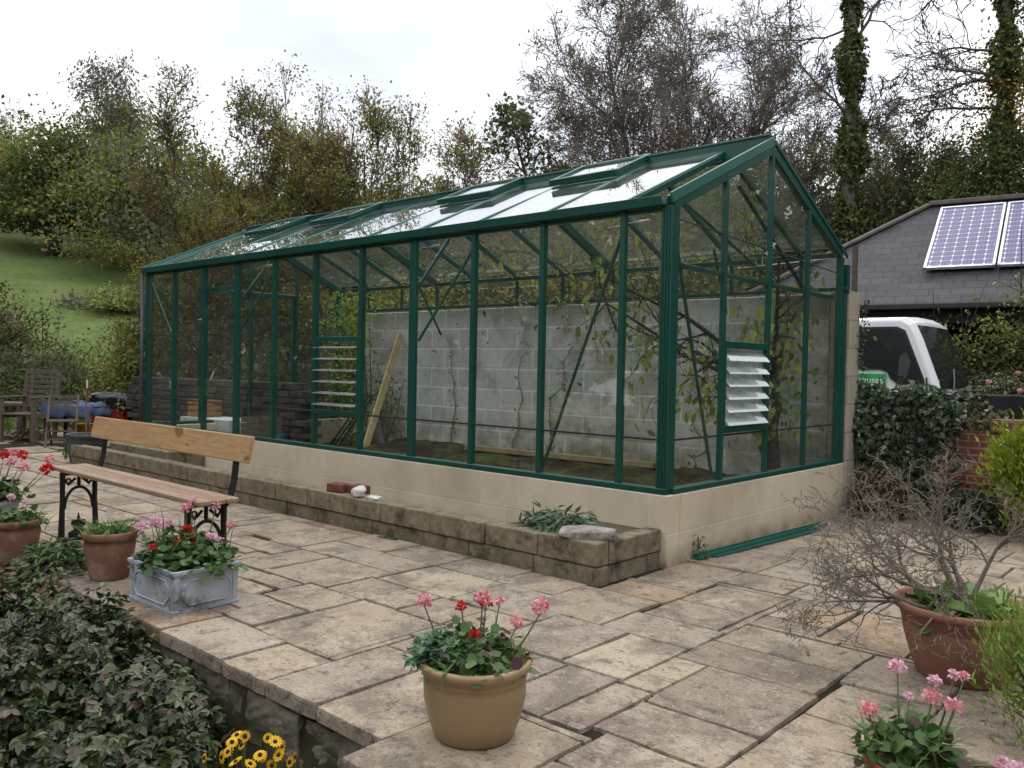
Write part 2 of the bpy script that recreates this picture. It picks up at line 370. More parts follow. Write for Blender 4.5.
# ---- patio of sandstone flags, each with its own outline
RECTS = [(-.89, -2.26, -.66, -1.99), (-.63, -2.23, -.13, -1.67), (-1.05, -1.96, -.66, -1.68), (-.92, -1.66, -.66, -1.38), (-.91, -1.36, -.38, -.95),
 (-.64, -1.65, -.4, -1.38), (-1.45, -1.65, -.94, -1.25), (-1.52, -1.22, -.94, -.95), (-1.75, -1.67, -1.47, -1.26), (-1.8, -1.23, -1.54, -.97), (-2.09, -1.22, -1.82, -.74),
 (-1.78, -.94, -1.38, -.64), (-1.35, -.92, -.93, -.64), (-.9, -.93, -.45, -.64), (-2.63, -1.21, -2.12, -.76), (-.86, -2.55, -.37, -2.28), (-.35, -2.55, -.07, -2.26),
 (-.05, -2.55, .23, -2.03), (.25, -2.55, .6, -2.0), (.62, -2.72, 1.04, -2.14), (.03, -.36, .38, .2), (.03, -.63, .38, -.4), (-.03, -1.09, .38, -.68), (.42, -.52, .81, -.14),
 (.4, -.1, .75, .2), (.42, -.86, .81, -.55), (.4, -1.15, .82, -.88), (.2, -1.64, .54, -1.18), (.56, -1.65, .82, -1.18), (.85, -1.65, .97, -1.32), (.85, -2.08, .98, -1.68),
 (.62, -2.1, .83, -1.68), (.85, -1.29, 1.4, -1.02), (.85, -.99, 1.4, -.69), (1.0, -1.74, 1.4, -1.32), (1.0, -2.02, 1.4, -1.76), (1.07, -2.3, 1.4, -2.05), (1.43, -2.05, 1.95, -1.48),
 (1.43, -1.46, 1.72, -1.12), (.84, -.5, 1.12, -.12), (1.14, -.66, 1.5, -.1), (-.36, -1.36, .16, -.95), (-.1, -1.65, .17, -1.38)]
def patio():
    rng = np.random.default_rng(5); g = .05; x0, y0 = -13.0, -4.9; NX, NY = int(18.4/g), int(7.85/g)
    occ = np.zeros((NX, NY), bool); cx = x0+g*(np.arange(NX)+.5); cy = y0+g*(np.arange(NY)+.5)
    XX, YY = np.meshgrid(cx, cy, indexing='ij')
    occ |= (YY < -2.55) & (XX < 1.06); occ |= (XX < 0) & (XX > -6.55) & (YY > 0); occ |= (XX < 0) & (XX > -6.9) & (YY > -.63)
    occ |= (XX <= -6.55) & (YY > 2.6)
    rects = []
    for r in RECTS:
        rects.append(r); occ |= (XX > r[0]-.01) & (XX < r[2]+.01) & (YY > r[1]-.01) & (YY < r[3]+.01)
    order = [(i, j) for i in range(NX) for j in range(NY)]
    for i, j in order:
        if occ[i, j]: continue
        w_ = int(rng.choice([7, 8, 9, 10, 12, 14])); h_ = int(rng.choice([6, 8, 8, 9, 11]))
        k = 0
        while k < w_ and i+k < NX and not occ[i+k, j]: k += 1
        w_ = k; k = 0
        while k < h_ and j+k < NY and not occ[i:i+w_, j+k].any(): k += 1
        h_ = k; occ[i:i+w_, j:j+h_] = True
        if w_*h_ < 6: continue
        rects.append((x0+i*g+.008, y0+j*g+.008, x0+(i+w_)*g-.008, y0+(j+h_)*g-.008))
    R_ = [list(r) for r in rects]; gap = .011           # close the joints to an even width
    for i, r in enumerate(R_):
        for sd_ in range(4):
            best = .2
            for j, q in enumerate(R_):
                if i == j: continue
                if sd_ in (0, 2):
                    if min(r[3], q[3])-max(r[1], q[1]) < .02: continue
                    d_ = (r[0]-q[2]) if sd_ == 0 else (q[0]-r[2])
                else:
                    if min(r[2], q[2])-max(r[0], q[0]) < .02: continue
                    d_ = (r[1]-q[3]) if sd_ == 1 else (q[1]-r[3])
                if d_ > -.05: best = min(best, d_)
            if best < .2: r[sd_] += -(best-gap) if sd_ < 2 else (best-gap)
    rects = [tuple(r) for r in R_]
    mb = MB(); tint = []
    for (a, b, c, d) in rects:
        near = math.hypot((a+c)/2-2.5, (b+d)/2+4.2) < 6
        m = 6 if near else 2; E = .0032
        tx, ty = rng.normal(0, .004, 2); dz = rng.normal(0, .0025); z0 = dz; ring = []
        rot_ = rng.normal(0, .003)
        cs = [(a, b), (c, b), (c, d), (a, d)]; cn = ((a+c)/2, (b+d)/2)
        for k in range(4):
            p, q = cs[k], cs[(k+1) % 4]
            for s in range(m):
                f = s/m; x = p[0]+(q[0]-p[0])*f; y = p[1]+(q[1]-p[1])*f
                if s == 0: x += (cn[0]-x)*.008; y += (cn[1]-y)*.008
                e = E if near else .003
                x += rng.normal(0, e*.7); y += rng.normal(0, e*.7)
                x, y = x-(y-cn[1])*rot_, y+(x-cn[0])*rot_
                ring.append((x, y))
        n = len(ring); zt = lambda x, y: z0+tx*(x-cn[0])+ty*(y-cn[1])
        def inset(t_): return [(x+(cn[0]-x)*t_/max(abs(c-a), .05), y+(cn[1]-y)*t_/max(abs(d-b), .05)) for x, y in ring]
        r0 = [(x, y, zt(x, y)) for x, y in inset(.006)]; r1 = [(x, y, zt(x, y)-.003) for x, y in inset(.003)]; r2 = [(x, y, zt(x, y)-.012) for x, y in ring]; r3 = [(x, y, -.055) for x, y in ring]
        fs = [tuple(range(n))]
        for q in range(3): fs += [(q*n+k, (q+1)*n+k, (q+1)*n+(k+1) % n, q*n+(k+1) % n) for k in range(n)]
        mb.add(r0+r1+r2+r3, fs); tint += [rng.uniform()]*len(fs)
    o = mb.build('patio', M['slab']); at_ = o.data.attributes.new('tint', 'FLOAT', 'FACE'); at_.data.foreach_set('value', np.array(tint, np.float32))
    tag(o, kind='structure')
patio()
mb = MB(); mb.bx(-13, 1.03, -2.5, -.0, -.05, -.013); mb.bx(1.03, 5.4, -4.9, -.0, -.05, -.0131); mb.bx(-13, -6.57, 0, 2.6, -.05, -.0132); mb.bx(.001, 5.4, 0, 2.94, -.05, -.0133)
tag(mb.build('patio_bedding', M['joint']), kind='structure')

# rough stone retaining wall below the patio edge
def rubble():
    rng = np.random.default_rng(3); mb = MB(); x = -9.0
    cols = simple('rubble_stone', (.17, .15, .11), .9, 0, .6, 4, .3, .9, 18, ((.035, .045, .02), .5, 3))
    mb.bx(-9, 1.0, -2.46, -2.3, -.7, -.06)
    while x < 1.0:
        w_ = rng.uniform(.14, .34); z = -.62
        while z < -.07:
            h_ = min(rng.uniform(.1, .24), -.06-z); q = []
            d = rng.uniform(0, .035)
            mb.box((x+w_/2, -2.475-d/2, z+h_/2), (w_*.96, .07+d, h_*.93)); z += h_
        x += w_
    for k in range(5): mb.box((1.0, -2.55-.0+k*.05-.0, -.3), (.07+.01*k % 2, .05, .5))
    o = mb.build('retaining_wall', cols, bevel=.02, seg=1)
    s = o.modifiers.new('sub', 'SUBSURF'); s.levels = 3; s.render_levels = 3; s.subdivision_type = 'SIMPLE'
    tx = bpy.data.textures.new('rock', 'CLOUDS'); tx.noise_scale = .08; dm = o.modifiers.new('rough', 'DISPLACE'); dm.texture = tx; dm.strength = .05
    tag(o, 'rough dark stone retaining wall below the overhanging patio edge', 'retaining wall')
rubble()

# ---- cream block base wall of the greenhouse
LG, WG, ZS, ZE, ZR, BW, B1, GB = 6.561, 2.53, .405, 2.075, 2.66, .622, .341, .6325
def blockmat(name, c1, c2, mort, bw=.45, bh=.225, off=(0, 0, 0), ms=.008, extra=None, bumpd=.01, rough=.85):
    t = NT(name); uv = t.co('UV', loc=off); b = t.n('ShaderNodeTexBrick', {'Vector': uv, 'Color1': (*c1, 1), 'Color2': (*c2, 1), 'Mortar': (*mort, 1), 'Scale': 1.0, 'Mortar Size': ms, 'Mortar Smooth': .3, 'Bias': 0.0, 'Brick Width': bw, 'Row Height': bh})
    c = t.co(); n = t.noise(c, 14, 7, .7); k = t.mix(b.outputs['Color'], (.5, .5, .5), t.ramp(n, [(.3, 0), (.8, .25)]), 'MULTIPLY')
    if extra: k = extra(t, c, k)
    t.set(k, rough, 0, .3); h = t.math('SUBTRACT', t.math('MULTIPLY', n, .25), t.math('MULTIPLY', b.outputs['Fac'], .6)); t.bump(h, .7, bumpd); return t.m
def cream_extra(t, c, k):
    z = t.n('ShaderNodeSeparateXYZ', {0: c}).outputs['Z']
    k = t.mix(k, (.30, .24, .16), t.ramp(t.noise(c, 1.6, 5, .6), [(.45, 0), (.7, .45)]))
    low = t.math('MULTIPLY', t.ramp(z, [(.0, 1), (.12, 0)]), t.ramp(t.noise(c, 5, 5, .7), [(.35, .2), (.65, 1)]))
    return t.mix(k, (.17, .14, .07), low)
M['cream'] = blockmat('cream_block', (.60, .51, .385), (.66, .565, .43), (.70, .62, .50), off=(.1, -.18+.225, 0), ms=.005, extra=cream_extra, bumpd=.006)
mb = MB(); T = .12
mb.bx(-LG-.02, .02, -.02, T, -.05, ZS); mb.bx(-.10, .02, T+.001, WG+.1, -.05, ZS-.0005)
mb.bx(-LG-.02, -LG+.1, T+.001, 1.2, -.05, ZS-.0005); mb.bx(-LG-.02, -LG+.1, 1.93, WG+.1, -.05, ZS-.0005); mb.bx(-LG+.101, -5.95, WG-.0, WG+.1, -.05, ZS-.0007)
tag(mb.build('base_wall', M['cream'], bevel=.006), 'low cream block wall carrying the green greenhouse frame', 'low wall')

# ---- tall grey block wall behind
def grey_extra(t, c, k):
    k = t.mix(k, (.20, .19, .165), t.ramp(t.noise(c, 2.2, 7, .7, .5), [(.50, 0), (.66, .55)]))
    s = t.n('ShaderNodeSeparateXYZ', {0: c}); z = s.outputs['Z']; x = s.outputs['X']
    low = t.math('MULTIPLY', t.ramp(z, [(.25, 1), (.62, 0)]), t.ramp(t.noise(c, 3, 5, .7), [(.38, 0), (.6, 1)]))
    k = t.mix(k, (.19, .18, .06), t.math('MULTIPLY', low, .75))
    pt = t.math('MULTIPLY', t.ramp(t.math('ABSOLUTE', t.math('ADD', x, 2.55)), [(.25, 1), (.9, 0)]), t.ramp(t.noise(c, 1.7, 5, .7), [(.42, 0), (.58, 1)]))
    k = t.mix(k, (.16, .16, .05), t.math('MULTIPLY', pt, .7))
    old = t.ramp(x, [(.5, 0), (1, 0)])
    k = t.mix(k, (.13, .12, .07), t.math('MULTIPLY', t.ramp(t.math('ADD', x, 1.5), [(.3, 0), (1.0, 1)]), t.ramp(t.noise(c, 2.4, 5, .7), [(.35, .1), (.65, .8)])))
    return t.mix(k, (.80, .78, .74), t.ramp(t.noise(t.co(loc=(5, 5, 5)), 2.7, 7, .75), [(.52, 0), (.68, .6)]))
M['greyblock'] = blockmat('grey_concrete_block', (.50, .49, .465), (.62, .61, .58), (.80, .78, .74), off=(.13, .03, 0), ms=.012, extra=grey_extra)
mb = MB(); mb.bx(-6.2, -.13, 2.64, 2.85, -.1, 1.765)
tag(mb.build('block_wall', M['greyblock'], bevel=.006), 'tall grey concrete block wall behind the greenhouse glass, stained green low down', 'block wall')
mb = MB(); mb.bx(-.128, .03, 2.645, 2.87, -.1, 1.78)
M['pier'] = blockmat('pier_block', (.46, .40, .32), (.40, .35, .28), (.30, .27, .22), off=(.2, .03, 0), extra=cream_extra)
tag(mb.build('wall_end_pier', M['pier'], bevel=.008), 'narrow cream block pier ending the tall grey wall', 'pier')
# bank retaining strip behind the tall wall is hidden; soil inside
def soilbed():
    rng = np.random.default_rng(8); xs = np.arange(-6.45, -.1, .06); ys = np.arange(.13, 2.62, .06); X, Y = np.meshgrid(xs, ys)
    Z = .17+.02*np.sin(X*9+Y*5)*np.cos(Y*11-X*3)+rng.normal(0, .008, X.shape)+.06*smooth(Y, 1.9, 2.6)
    Z = np.where(X < -5.2, Z-.1*smooth(-X, 5.2, 5.6), Z)
    nx, ny = len(xs), len(ys); i, j = np.meshgrid(np.arange(nx-1), np.arange(ny-1)); a = (j*nx+i).ravel()
    o = fast_mesh('soil', np.stack([X, Y, Z], -1).reshape(-1, 3), np.stack([a, a+1, a+nx+1, a+nx], 1).ravel(), np.full(len(a), 4), M['soilmoss'], smooth=True)
    tag(o, kind='structure')
soilbed()

# ================================================================== the greenhouse
GH = thing('greenhouse', 'large green aluminium framed greenhouse of clear glass on a cream block base', 'greenhouse')
G = M['green']
def bar(name, a, b, w_, h_, up=(0, 0, 1), m=None, bev=.003):
    return MB().beam(a, b, w_, h_, up).build(name, m or G, GH, bevel=bev, seg=1)
xs = [0.0]+[-(B1+k*BW) for k in range(11)]           # bar lines along the long side
main = {0, 4, 8, 11}
RY = WG/2
bar('sill', (-LG, .012, ZS+.018), (0, .012, ZS+.018), .06, .035); bar('sill', (0-.012, 0.045, ZS+.0175), (-.012, WG, ZS+.0175), .06, .034)
bar('sill', (-LG+.012, .045, ZS+.0175), (-LG+.012, 1.26, ZS+.0175), .06, .034); bar('sill', (-LG+.012, 1.9, ZS+.0175), (-LG+.012, WG, ZS+.0175), .06, .034)
# gutter: a channel
gp = [(-.035, -.02), (.035, -.02), (.04, .03), (.03, .03), (.026, -.008), (-.028, -.008), (-.03, .035), (-.04, .035)]
MB().prism([(p[0], p[1]) for p in gp], (-LG-.02, -.012, ZE), (0, 1, 0), (0, 0, 1), LG-.03).build('gutter', G, GH, bevel=.002, seg=1)
bar('eave_rail', (-LG, .016, ZE-.035), (0, .016, ZE-.035), .03, .022)
bar('eave_rail', (-LG, WG-.0, ZE-.02), (0, WG-.0, ZE-.02), .035, .04)
bar('wall_plate', (-6.2, WG+.04, 1.79), (.02, WG+.04, 1.79), .04, .03)
# ridge with its deep fascia
bar('ridge', (-LG, RY-.055, ZR-.02), (.0, RY-.055, ZR-.02), .022, .125); bar('ridge_cap', (-LG, RY-.02, ZR+.05), (.0, RY-.02, ZR+.05), .11, .016)
bar('ridge', (-LG, RY+.03, ZR-.02), (.0, RY+.03, ZR-.02), .022, .1)
def roofz(y): return ZE+(ZR-ZE)*(1-abs(y-RY)/RY)
# posts and rafters along the long side
for k, x in enumerate(xs):
    big = k in main; wd = .072 if big else .036
    if k == 0:
        mb = MB(); mb.bx(-.075, 0, -.002, .03, ZS, ZE-.02); mb.bx(-.03, .002, .028, .075, ZS, ZE-.02); mb.bx(-.012, .006, -.008, .012, ZS, ZE-.02)
        for q in (.02, .04, .06): mb.bx(-q-.004, -q+.004, -.008, 0, ZS+.004, ZE-.03)
        mb.build('corner_post', G, GH, bevel=.002, seg=1)
    elif k == 11:
        mb = MB(); mb.bx(x-.005, x+.045, -.004, .026, ZS, ZE-.02); mb.bx(x-.01, x+.02, .02, .07, ZS, ZE-.02); mb.build('corner_post', G, GH, bevel=.002, seg=1)
        MB().tube([(x-.02, -.03, .02), (x-.02, -.03, ZE-.03)], .022, 10).build('downpipe', simple('grey_pipe', (.05, .055, .058), .5), GH, smooth=True)
    else:
        mb = MB(); mb.bx(x-wd/2, x+wd/2, -.006, .022, ZS+.002, ZE-.02); mb.bx(x-.006, x+.006, .02, .05, ZS+.036, ZE-.03)
        mb.build('post', G, GH, bevel=.002, seg=1)
    h = .075 if big else .038; wr = .05 if big else .026; o_ = -.012 if not big else -.03
    nf = nrm((0, -(ZR-ZE), RY)); nb = nrm((0, (ZR-ZE), RY))
    xr = x-(.022 if k == 0 else 0)+(.022 if k == 11 else 0)
    for (y0, z0, nn) in ((.0, ZE+.02, nf), (WG, ZE+.02, nb)):
        a = V(xr, y0, z0)+nn*o_; b = V(xr, RY+(-.03 if y0 == 0 else .03), ZR-.01)+nn*o_
        bar('rafter', a, b, wr, h, nn)
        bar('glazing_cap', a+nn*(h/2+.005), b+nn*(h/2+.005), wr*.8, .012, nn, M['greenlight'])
    if k in (0, 4, 8): pass
    # rear mullions between the wall top and the rear eave
    if x > -6.25: bar('rear_mullion', (x if k else x-.02, WG+.03, 1.80), (x if k else x-.02, WG+.03, ZE-.04), .03, .03, (0, 1, 0))
    else: bar('rear_post', (x, WG-.01, ZS), (x, WG-.01, ZE-.02), .045, .04, (0, 1, 0))
# gable rafters, deeper
for X0, sgn in ((.004, 1), (-LG-.004, -1)):
    nf = nrm((0, -(ZR-ZE), RY)); nb = nrm((0, (ZR-ZE), RY))
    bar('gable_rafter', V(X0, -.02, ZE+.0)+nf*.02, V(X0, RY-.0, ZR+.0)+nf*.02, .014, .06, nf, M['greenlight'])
    bar('gable_rafter', V(X0, WG+.1, ZE-.045)+nb*.02, V(X0, RY+.0, ZR+.0)+nb*.02, .014, .032, nb)
# gable posts
for X0 in (-.012, -LG+.012):
    for k in range(1, 5):
        y = GB*k; wd = .034; ztop = roofz(y)-.015
        if X0 < -1 and k == 2: pass
        if k == 4: bar('gable_post', (X0, y, ZS), (X0, y, ztop-.02), .05, .04, (0, 1, 0))
        else: bar('gable_post', (X0, y, ZS+.034 if not (X0 < -1 and k in (2, 3)) else .05), (X0, y, ztop), wd, .032, (0, 1, 0))
bar('rear_corner_post', (-.0, WG+.085, 1.77), (-.0, WG+.085, 1.985), .055, .05, (0, 1, 0))
MB().bx(-.03, .012, WG+.03, WG+.11, ZS, 1.765).build('rear_corner_post', G, GH, bevel=.003)
# dark glazing strips (the seams between lower and upper panes)
ZM = .717
bar('glazing_strip', (-LG, .004, ZM), (-.05, .004, ZM), .006, .013, m=M['rubber']); bar('glazing_strip', (-.008, .07, ZM), (-.008, WG, ZM), .006, .013, m=M['rubber'])
bar('glazing_strip', (-LG, .004, 1.38), (-5.0, .004, 1.38), .006, .011, m=M['rubber'])
bar('glazing_strip', (-LG+.008, .0, ZM), (-LG+.008, 1.26, ZM), .006, .013, m=M['rubber']); bar('glazing_strip', (-LG+.008, 1.9, ZM), (-LG+.008, WG, ZM), .006, .013, m=M['rubber'])
bar('glazing_strip', (-.008, .07, 1.99), (-.008, WG-.05, 1.905), .005, .009, m=M['rubber'])
# eaves tie rails inside
bar('tie_rail', (-.03, .1, 1.73), (-.03, WG-.1, 1.71), .03, .028)
for k in (4, 8):
    x = xs[k]
    bar('brace', (x, .07, ZE-.35), (x, .42, roofz(.42)-.09), .02, .025); bar('wall_stay', (x, WG-.35, roofz(WG-.35)-.08), (x, WG+.1, 1.48), .02, .02)
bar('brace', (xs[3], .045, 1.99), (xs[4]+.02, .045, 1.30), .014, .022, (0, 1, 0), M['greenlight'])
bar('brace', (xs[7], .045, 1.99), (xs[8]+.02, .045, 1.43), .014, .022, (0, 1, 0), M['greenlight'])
bar('brace', (xs[1]-.01, .045, 1.99), (xs[2], .045, .46), .014, .022, (0, 1, 0))
bar('brace', (xs[11]+.03, .045, 1.97), (xs[10]-.03, .045, 1.30), .012, .016, (0, 1, 0))
bar('brace', (-.045, .10, 1.90), (-.045, .60, .46), .022, .012, (0, 1, 0)); bar('brace', (-.045, .86, 2.32), (-.045, 1.9, 1.75), .03, .012)
bar('brace', (-.5, WG-.02, 1.82), (-.95, 1.55, 2.5), .02, .02); bar('brace', (-LG+.05, .1, 1.9), (-LG+.05, .6, 1.2), .02, .012, (0, 1, 0))
bar('brace', (xs[2], WG-.3, roofz(WG-.3)-.06), (xs[2]-.05, WG+.05, 1.62), .018, .018)
# automatic vent arms
for x in (-.2, -2.0, -4.2):
    MB().tube([(x, .06, 1.995), (x-.17, .06, 1.985)], .011, 8).tube([(x-.15, .06, 1.985), (x-.3, .07, 1.975)], .006, 6).build('vent_opener', M['alloy'], GH, smooth=True)
# panes: front, lower and upper
louv_f = 5
for k in range(11):
    a, b = xs[k+1]+.016, xs[k]-.016
    if k == 0: b = -.07
    if k == louv_f: rng_ = [(ZS+.036, .70), (1.335, ZE-.05)]
    else: rng_ = [(ZS+.036, ZM-.003), (ZM+.003, ZE-.05)]
    for z0, z1 in rng_: MB().bx(a, b, .006, .010, z0, z1).build('pane', M['glass'], GH, uv=False)
def gable_pane(X0, y0, y1, z0, top=None):
    P = [(y0, z0), (y1, z0), (y1, (roofz(y1)-.02) if top is None else top)]
    if y0 < RY < y1 and top is None: P.append((RY, ZR-.03))
    P.append((y0, (roofz(y0)-.02) if top is None else top))
    MB().prism(P, (X0, 0, 0), (0, 1, 0), (0, 0, 1), .004).build('pane', M['glass'], GH, uv=False)
for k in range(4):
    y0, y1 = GB*k+.018, GB*(k+1)-.018
    if k == 0: y0 = .06
    if k == 1: gable_pane(-.010, y0, y1, ZS+.035, .73); gable_pane(-.010, y0, y1, 1.30)
    else: gable_pane(-.010, y0, y1, ZS+.035, ZM-.004); gable_pane(-.010, y0, y1, ZM+.004)
    if k != 2: gable_pane(-LG+.006, y0, y1, ZS+.035, ZM-.004); gable_pane(-LG+.006, y0, y1, ZM+.004)
    else: gable_pane(-LG+.006, y0, y1, 1.95)
# rear strip panes
for k in range(11):
    a, b = xs[k+1]+.015, xs[k]-.015
    if a > -6.25: MB().bx(a, b, WG+.028, WG+.032, 1.81, ZE-.04).build('pane', M['glass'], GH, uv=False)
# door at the far end
bar('door_header', (-LG-.02, .6, 1.93), (-LG-.02, 1.95, 1.93), .03, .055)
bar('door_stile', (-LG-.025, 1.29, .05), (-LG-.025, 1.29, 1.9), .05, .03, (0, 1, 0)); bar('door_stile', (-LG-.025, 1.87, .05), (-LG-.025, 1.87, 1.9), .05, .03, (0, 1, 0))
dr = MB().bx(-LG-.027, -LG-.023, 1.31, 1.85, .06, 1.88).build('door_glass', M['glass'], GH, uv=False)
bar('door_rail', (-LG-.025, 1.31, .98), (-LG-.025, 1.85, .98), .02, .012, m=M['rubber']); bar('header_rail', (xs[9], .03, 1.82), (xs[8], .03, 1.82), .02, .04)
MB().bx(-LG-.005, -LG+.012, 1.32, 1.36, 1.02, 1.10).build('door_handle', M['alloy'], GH)
# roof panes, and the vents hinged at the ridge
nf = nrm((0, -(ZR-ZE), RY)); nb = nrm((0, (ZR-ZE), RY)); SL = math.hypot(ZR-ZE, RY)
df = nrm((0, RY, ZR-ZE)); db = nrm((0, -RY, ZR-ZE))
vents = {2, 4, 7, 9}
for k in range(11):
    a, b = xs[k+1]+.013, xs[k]-.013
    xm = (a+b)/2; wd = b-a
    for d, nn, y0 in ((df, nf, 0.0), (db, nb, WG)):
        s1 = SL*.66 if (k in vents and y0 == 0) else SL-.06
        p0 = V(xm, y0, ZE+.02)+d*.03+nn*.004; p1 = V(xm, y0, ZE+.02)+d*s1+nn*.004
        if k == 0 and y0 == 0: continue
        MB().beam(p0, p1, wd, .004, nn).build('roof_pane', M['roofglass'] if y0 == 0 else M['rearglass'], GH, uv=False)
    if k in vents:
        q0 = V(xm, 0, ZE+.02)+df*(SL*.66); q1 = V(xm, 0, ZE+.02)+df*(SL+.01); lift = .05
        e0 = q0+nf*lift; e1 = q1+nf*.05
        vt = MB().beam(e0+V(0, 0, .0), e1, wd+.0, .004, nn if False else nf).build('vent_pane', M['roofglass'], GH, uv=False)
        fr = MB(); fr.beam(e0+V(-wd/2-.01, 0, 0), e0+V(wd/2+.01, 0, 0), .035, .045, nf)
        for s in (-1, 1): fr.beam(e0+V(s*wd/2, 0, 0), e1+V(s*wd/2, 0, 0), .03, .035, nf)
        fr.beam(e1+V(-wd/2, 0, 0), e1+V(wd/2, 0, 0), .03, .03, nf); fr.build('vent_frame', G, GH, bevel=.003, seg=1)
        bar('vent_sill', q0+V(-wd/2, 0, 0), q0+V(wd/2, 0, 0), .03, .03, nf)
# louvre windows
def louvre(front, hor0, hor1, z0, z1, tilt):
    root = []
    fr = MB()
    if front:
        fr.bx(hor0, hor1, -.004, .028, z1, z1+.04); fr.bx(hor0, hor1, -.004, .028, z0-.04, z0)
        fr.bx(hor0, hor0+.02, -.003, .026, z0, z1); fr.bx(hor1-.02, hor1, -.003, .026, z0, z1)
    else:
        fr.bx(-.028, .006, hor0, hor1, z1, z1+.045); fr.bx(-.028, .006, hor0, hor1, z0-.045, z0)
        fr.bx(-.026, .004, hor0, hor0+.02, z0, z1); fr.bx(-.026, .004, hor1-.02, hor1, z0, z1)
    f = fr.build('louvre_frame', G, GH, bevel=.002, seg=1)
    n = 6; h = (z1-z0)/n
    for q in range(n):
        zc = z0+h*(q+.5); mb = MB(); c_, s_ = cos(tilt), sin(tilt)
        if front: mb.beam((hor0+.02, .01, zc), (hor1-.02, .01, zc), .105, .005, (0, s_, c_))
        else: mb.beam((-.005, hor0+.02, zc), (-.005, hor1-.02, zc), .105, .005, (s_, 0, c_))
        o = mb.build('louvre_slat', M['slat'], f, uv=False)
louvre(True, xs[6]+.018, xs[5]-.018, .735, 1.30, radians(-6))
louvre(False, GB+.017, 2*GB-.017, .775, 1.265, radians(48))
M['putty'] = simple('putty', (.5, .5, .48), .6)

# ================================================================== planter along the front
def mossstone_extra(t, c, k):
    z = t.n('ShaderNodeSeparateXYZ', {0: c}).outputs['Z']
    k = t.mix(k, (.12, .11, .055), t.ramp(t.noise(c, 4, 6, .7), [(.48, 0), (.64, .7)]))
    k = t.mix(k, (.055, .045, .03), t.ramp(t.noise(t.co(loc=(2, 2, 2)), 6, 7, .75), [(.52, 0), (.64, .8)]))
    return t.mix(k, (.40, .38, .34), t.ramp(t.noise(t.co(loc=(4, 1, 2)), 5, 7, .7), [(.62, 0), (.74, .6)]))
def planterstone():
    t = NT('mossy_planter_block'); c = t.co(); n = t.noise(c, 18, 8, .75)
    k = t.ramp(n, [(.35, (.14, .115, .08)), (.65, (.29, .24, .165))]); k = mossstone_extra(t, c, k); t.set(k, .9, 0, .2); t.bump(n, .8, .012); return t.m
M['planter'] = planterstone()
def planter():
    rng = np.random.default_rng(12); mb = MB(); x = -.015; y0, y1 = -.635, -.53
    while x > -6.9:                                      # front blocks, two courses
        l = rng.uniform(.38, .5); a = max(x-l, -6.9); j = rng.normal(0, .003)
        mb.bx(a+.003, x-.003, y0+j, y1, .088, .212+rng.normal(0, .002)); x = a
    x = -.015
    while x > -6.9:
        l = rng.uniform(.36, .52); a = max(x-l, -6.9); j = rng.normal(0, .003)
        mb.bx(a+.002, x-.002, y0+.012+j, y1-.004, -.02, .084); x = a
    mb.bx(-.115, -.012, y1+.004, -.28, .0885, .21); mb.bx(-.115, -.014, -.276, -.024, .0875, .212)
    mb.bx(-.118, -.026, y1+.004, -.15, -.02, .084); mb.bx(-.117, -.024, -.146, -.023, -.02, .0845)
    root = thing('planter_border', 'long low mossy block planter running along the front of the greenhouse wall', 'planter', (0, 0, 0))
    mb.build('block_edging', M['planter'], root, bevel=.008)
    MB().bx(-6.9, -.78, -.526, -.024, 0, .05).bx(-.779, -.12, -.526, -.024, 0, .198).build('fill_soil', soilmat('dusty_planter_soil', (.22, .18, .125), (.13, .11, .06)), root)
    MB().bx(-6.5, -5.2, -.40, -.03, .045, .25).build('end_block', M['planter'], root, bevel=.01)
planter()
def rock(name, c, r, seed, mat, label, cat, flat=1.0):
    rng = np.random.default_rng(seed); o = None
    import bmesh
    bm = bmesh.new(); bmesh.ops.create_icosphere(bm, subdivisions=4, radius=1.0)
    ofs = Vector(rng.uniform(-10, 10, 3))
    for v in bm.verts:
        n = mnoise.noise(v.co*1.1+ofs)*.35+mnoise.noise(v.co*3+ofs)*.10+mnoise.noise(v.co*9+ofs)*.03
        v.co = v.co*(1+n)
        q = v.co; k_ = .8 if flat > .5 else 1.3; v.co = Vector((max(-k_, min(k_, q.x))*r[0]/k_, max(-k_, min(k_, q.y))*r[1]/k_, max(-k_, min(k_, q.z))*r[2]/k_))
    me = bpy.data.meshes.new(name); bm.to_mesh(me); bm.free(); me.materials.append(mat)
    me.polygons.foreach_set('use_smooth', [True]*len(me.polygons))
    o = bpy.data.objects.new(name, me); COL.objects.link(o); o.location = c; return tag(o, label, cat)
M['palestone'] = simple('pale_lichen_stone', (.30, .275, .24), .9, 0, .45, 14, .3, .8, 40, ((.11, .10, .075), .52, 5))
M['whitestone'] = simple('white_stone', (.55, .54, .50), .8, 0, .2, 20, .3, .4, 40, ((.25, .24, .2), .6, 12))
rock('stone', (-.16, -.52, .235), (.15, .085, .032), 4, M['palestone'], 'flat pale lichen-speckled stone beside the sage on the planter corner', 'stone').rotation_euler = (0, 0, .5)
rock('white_stone', (-2.06, -.585, .248), (.075, .055, .05), 9, M['whitestone'], 'rounded white stone against the red bricks on the planter edge', 'stone', .3)
rock('flat_pebble', (-1.92, -.56, .221), (.055, .03, .012), 10, M['whitestone'], 'small flat grey pebble just right of the white stone', 'pebble')
M['brick'] = simple('old_red_brick', (.16, .055, .04), .9, 0, .4, 25, .3, .7, 60, ((.12, .05, .04), .55, 9))
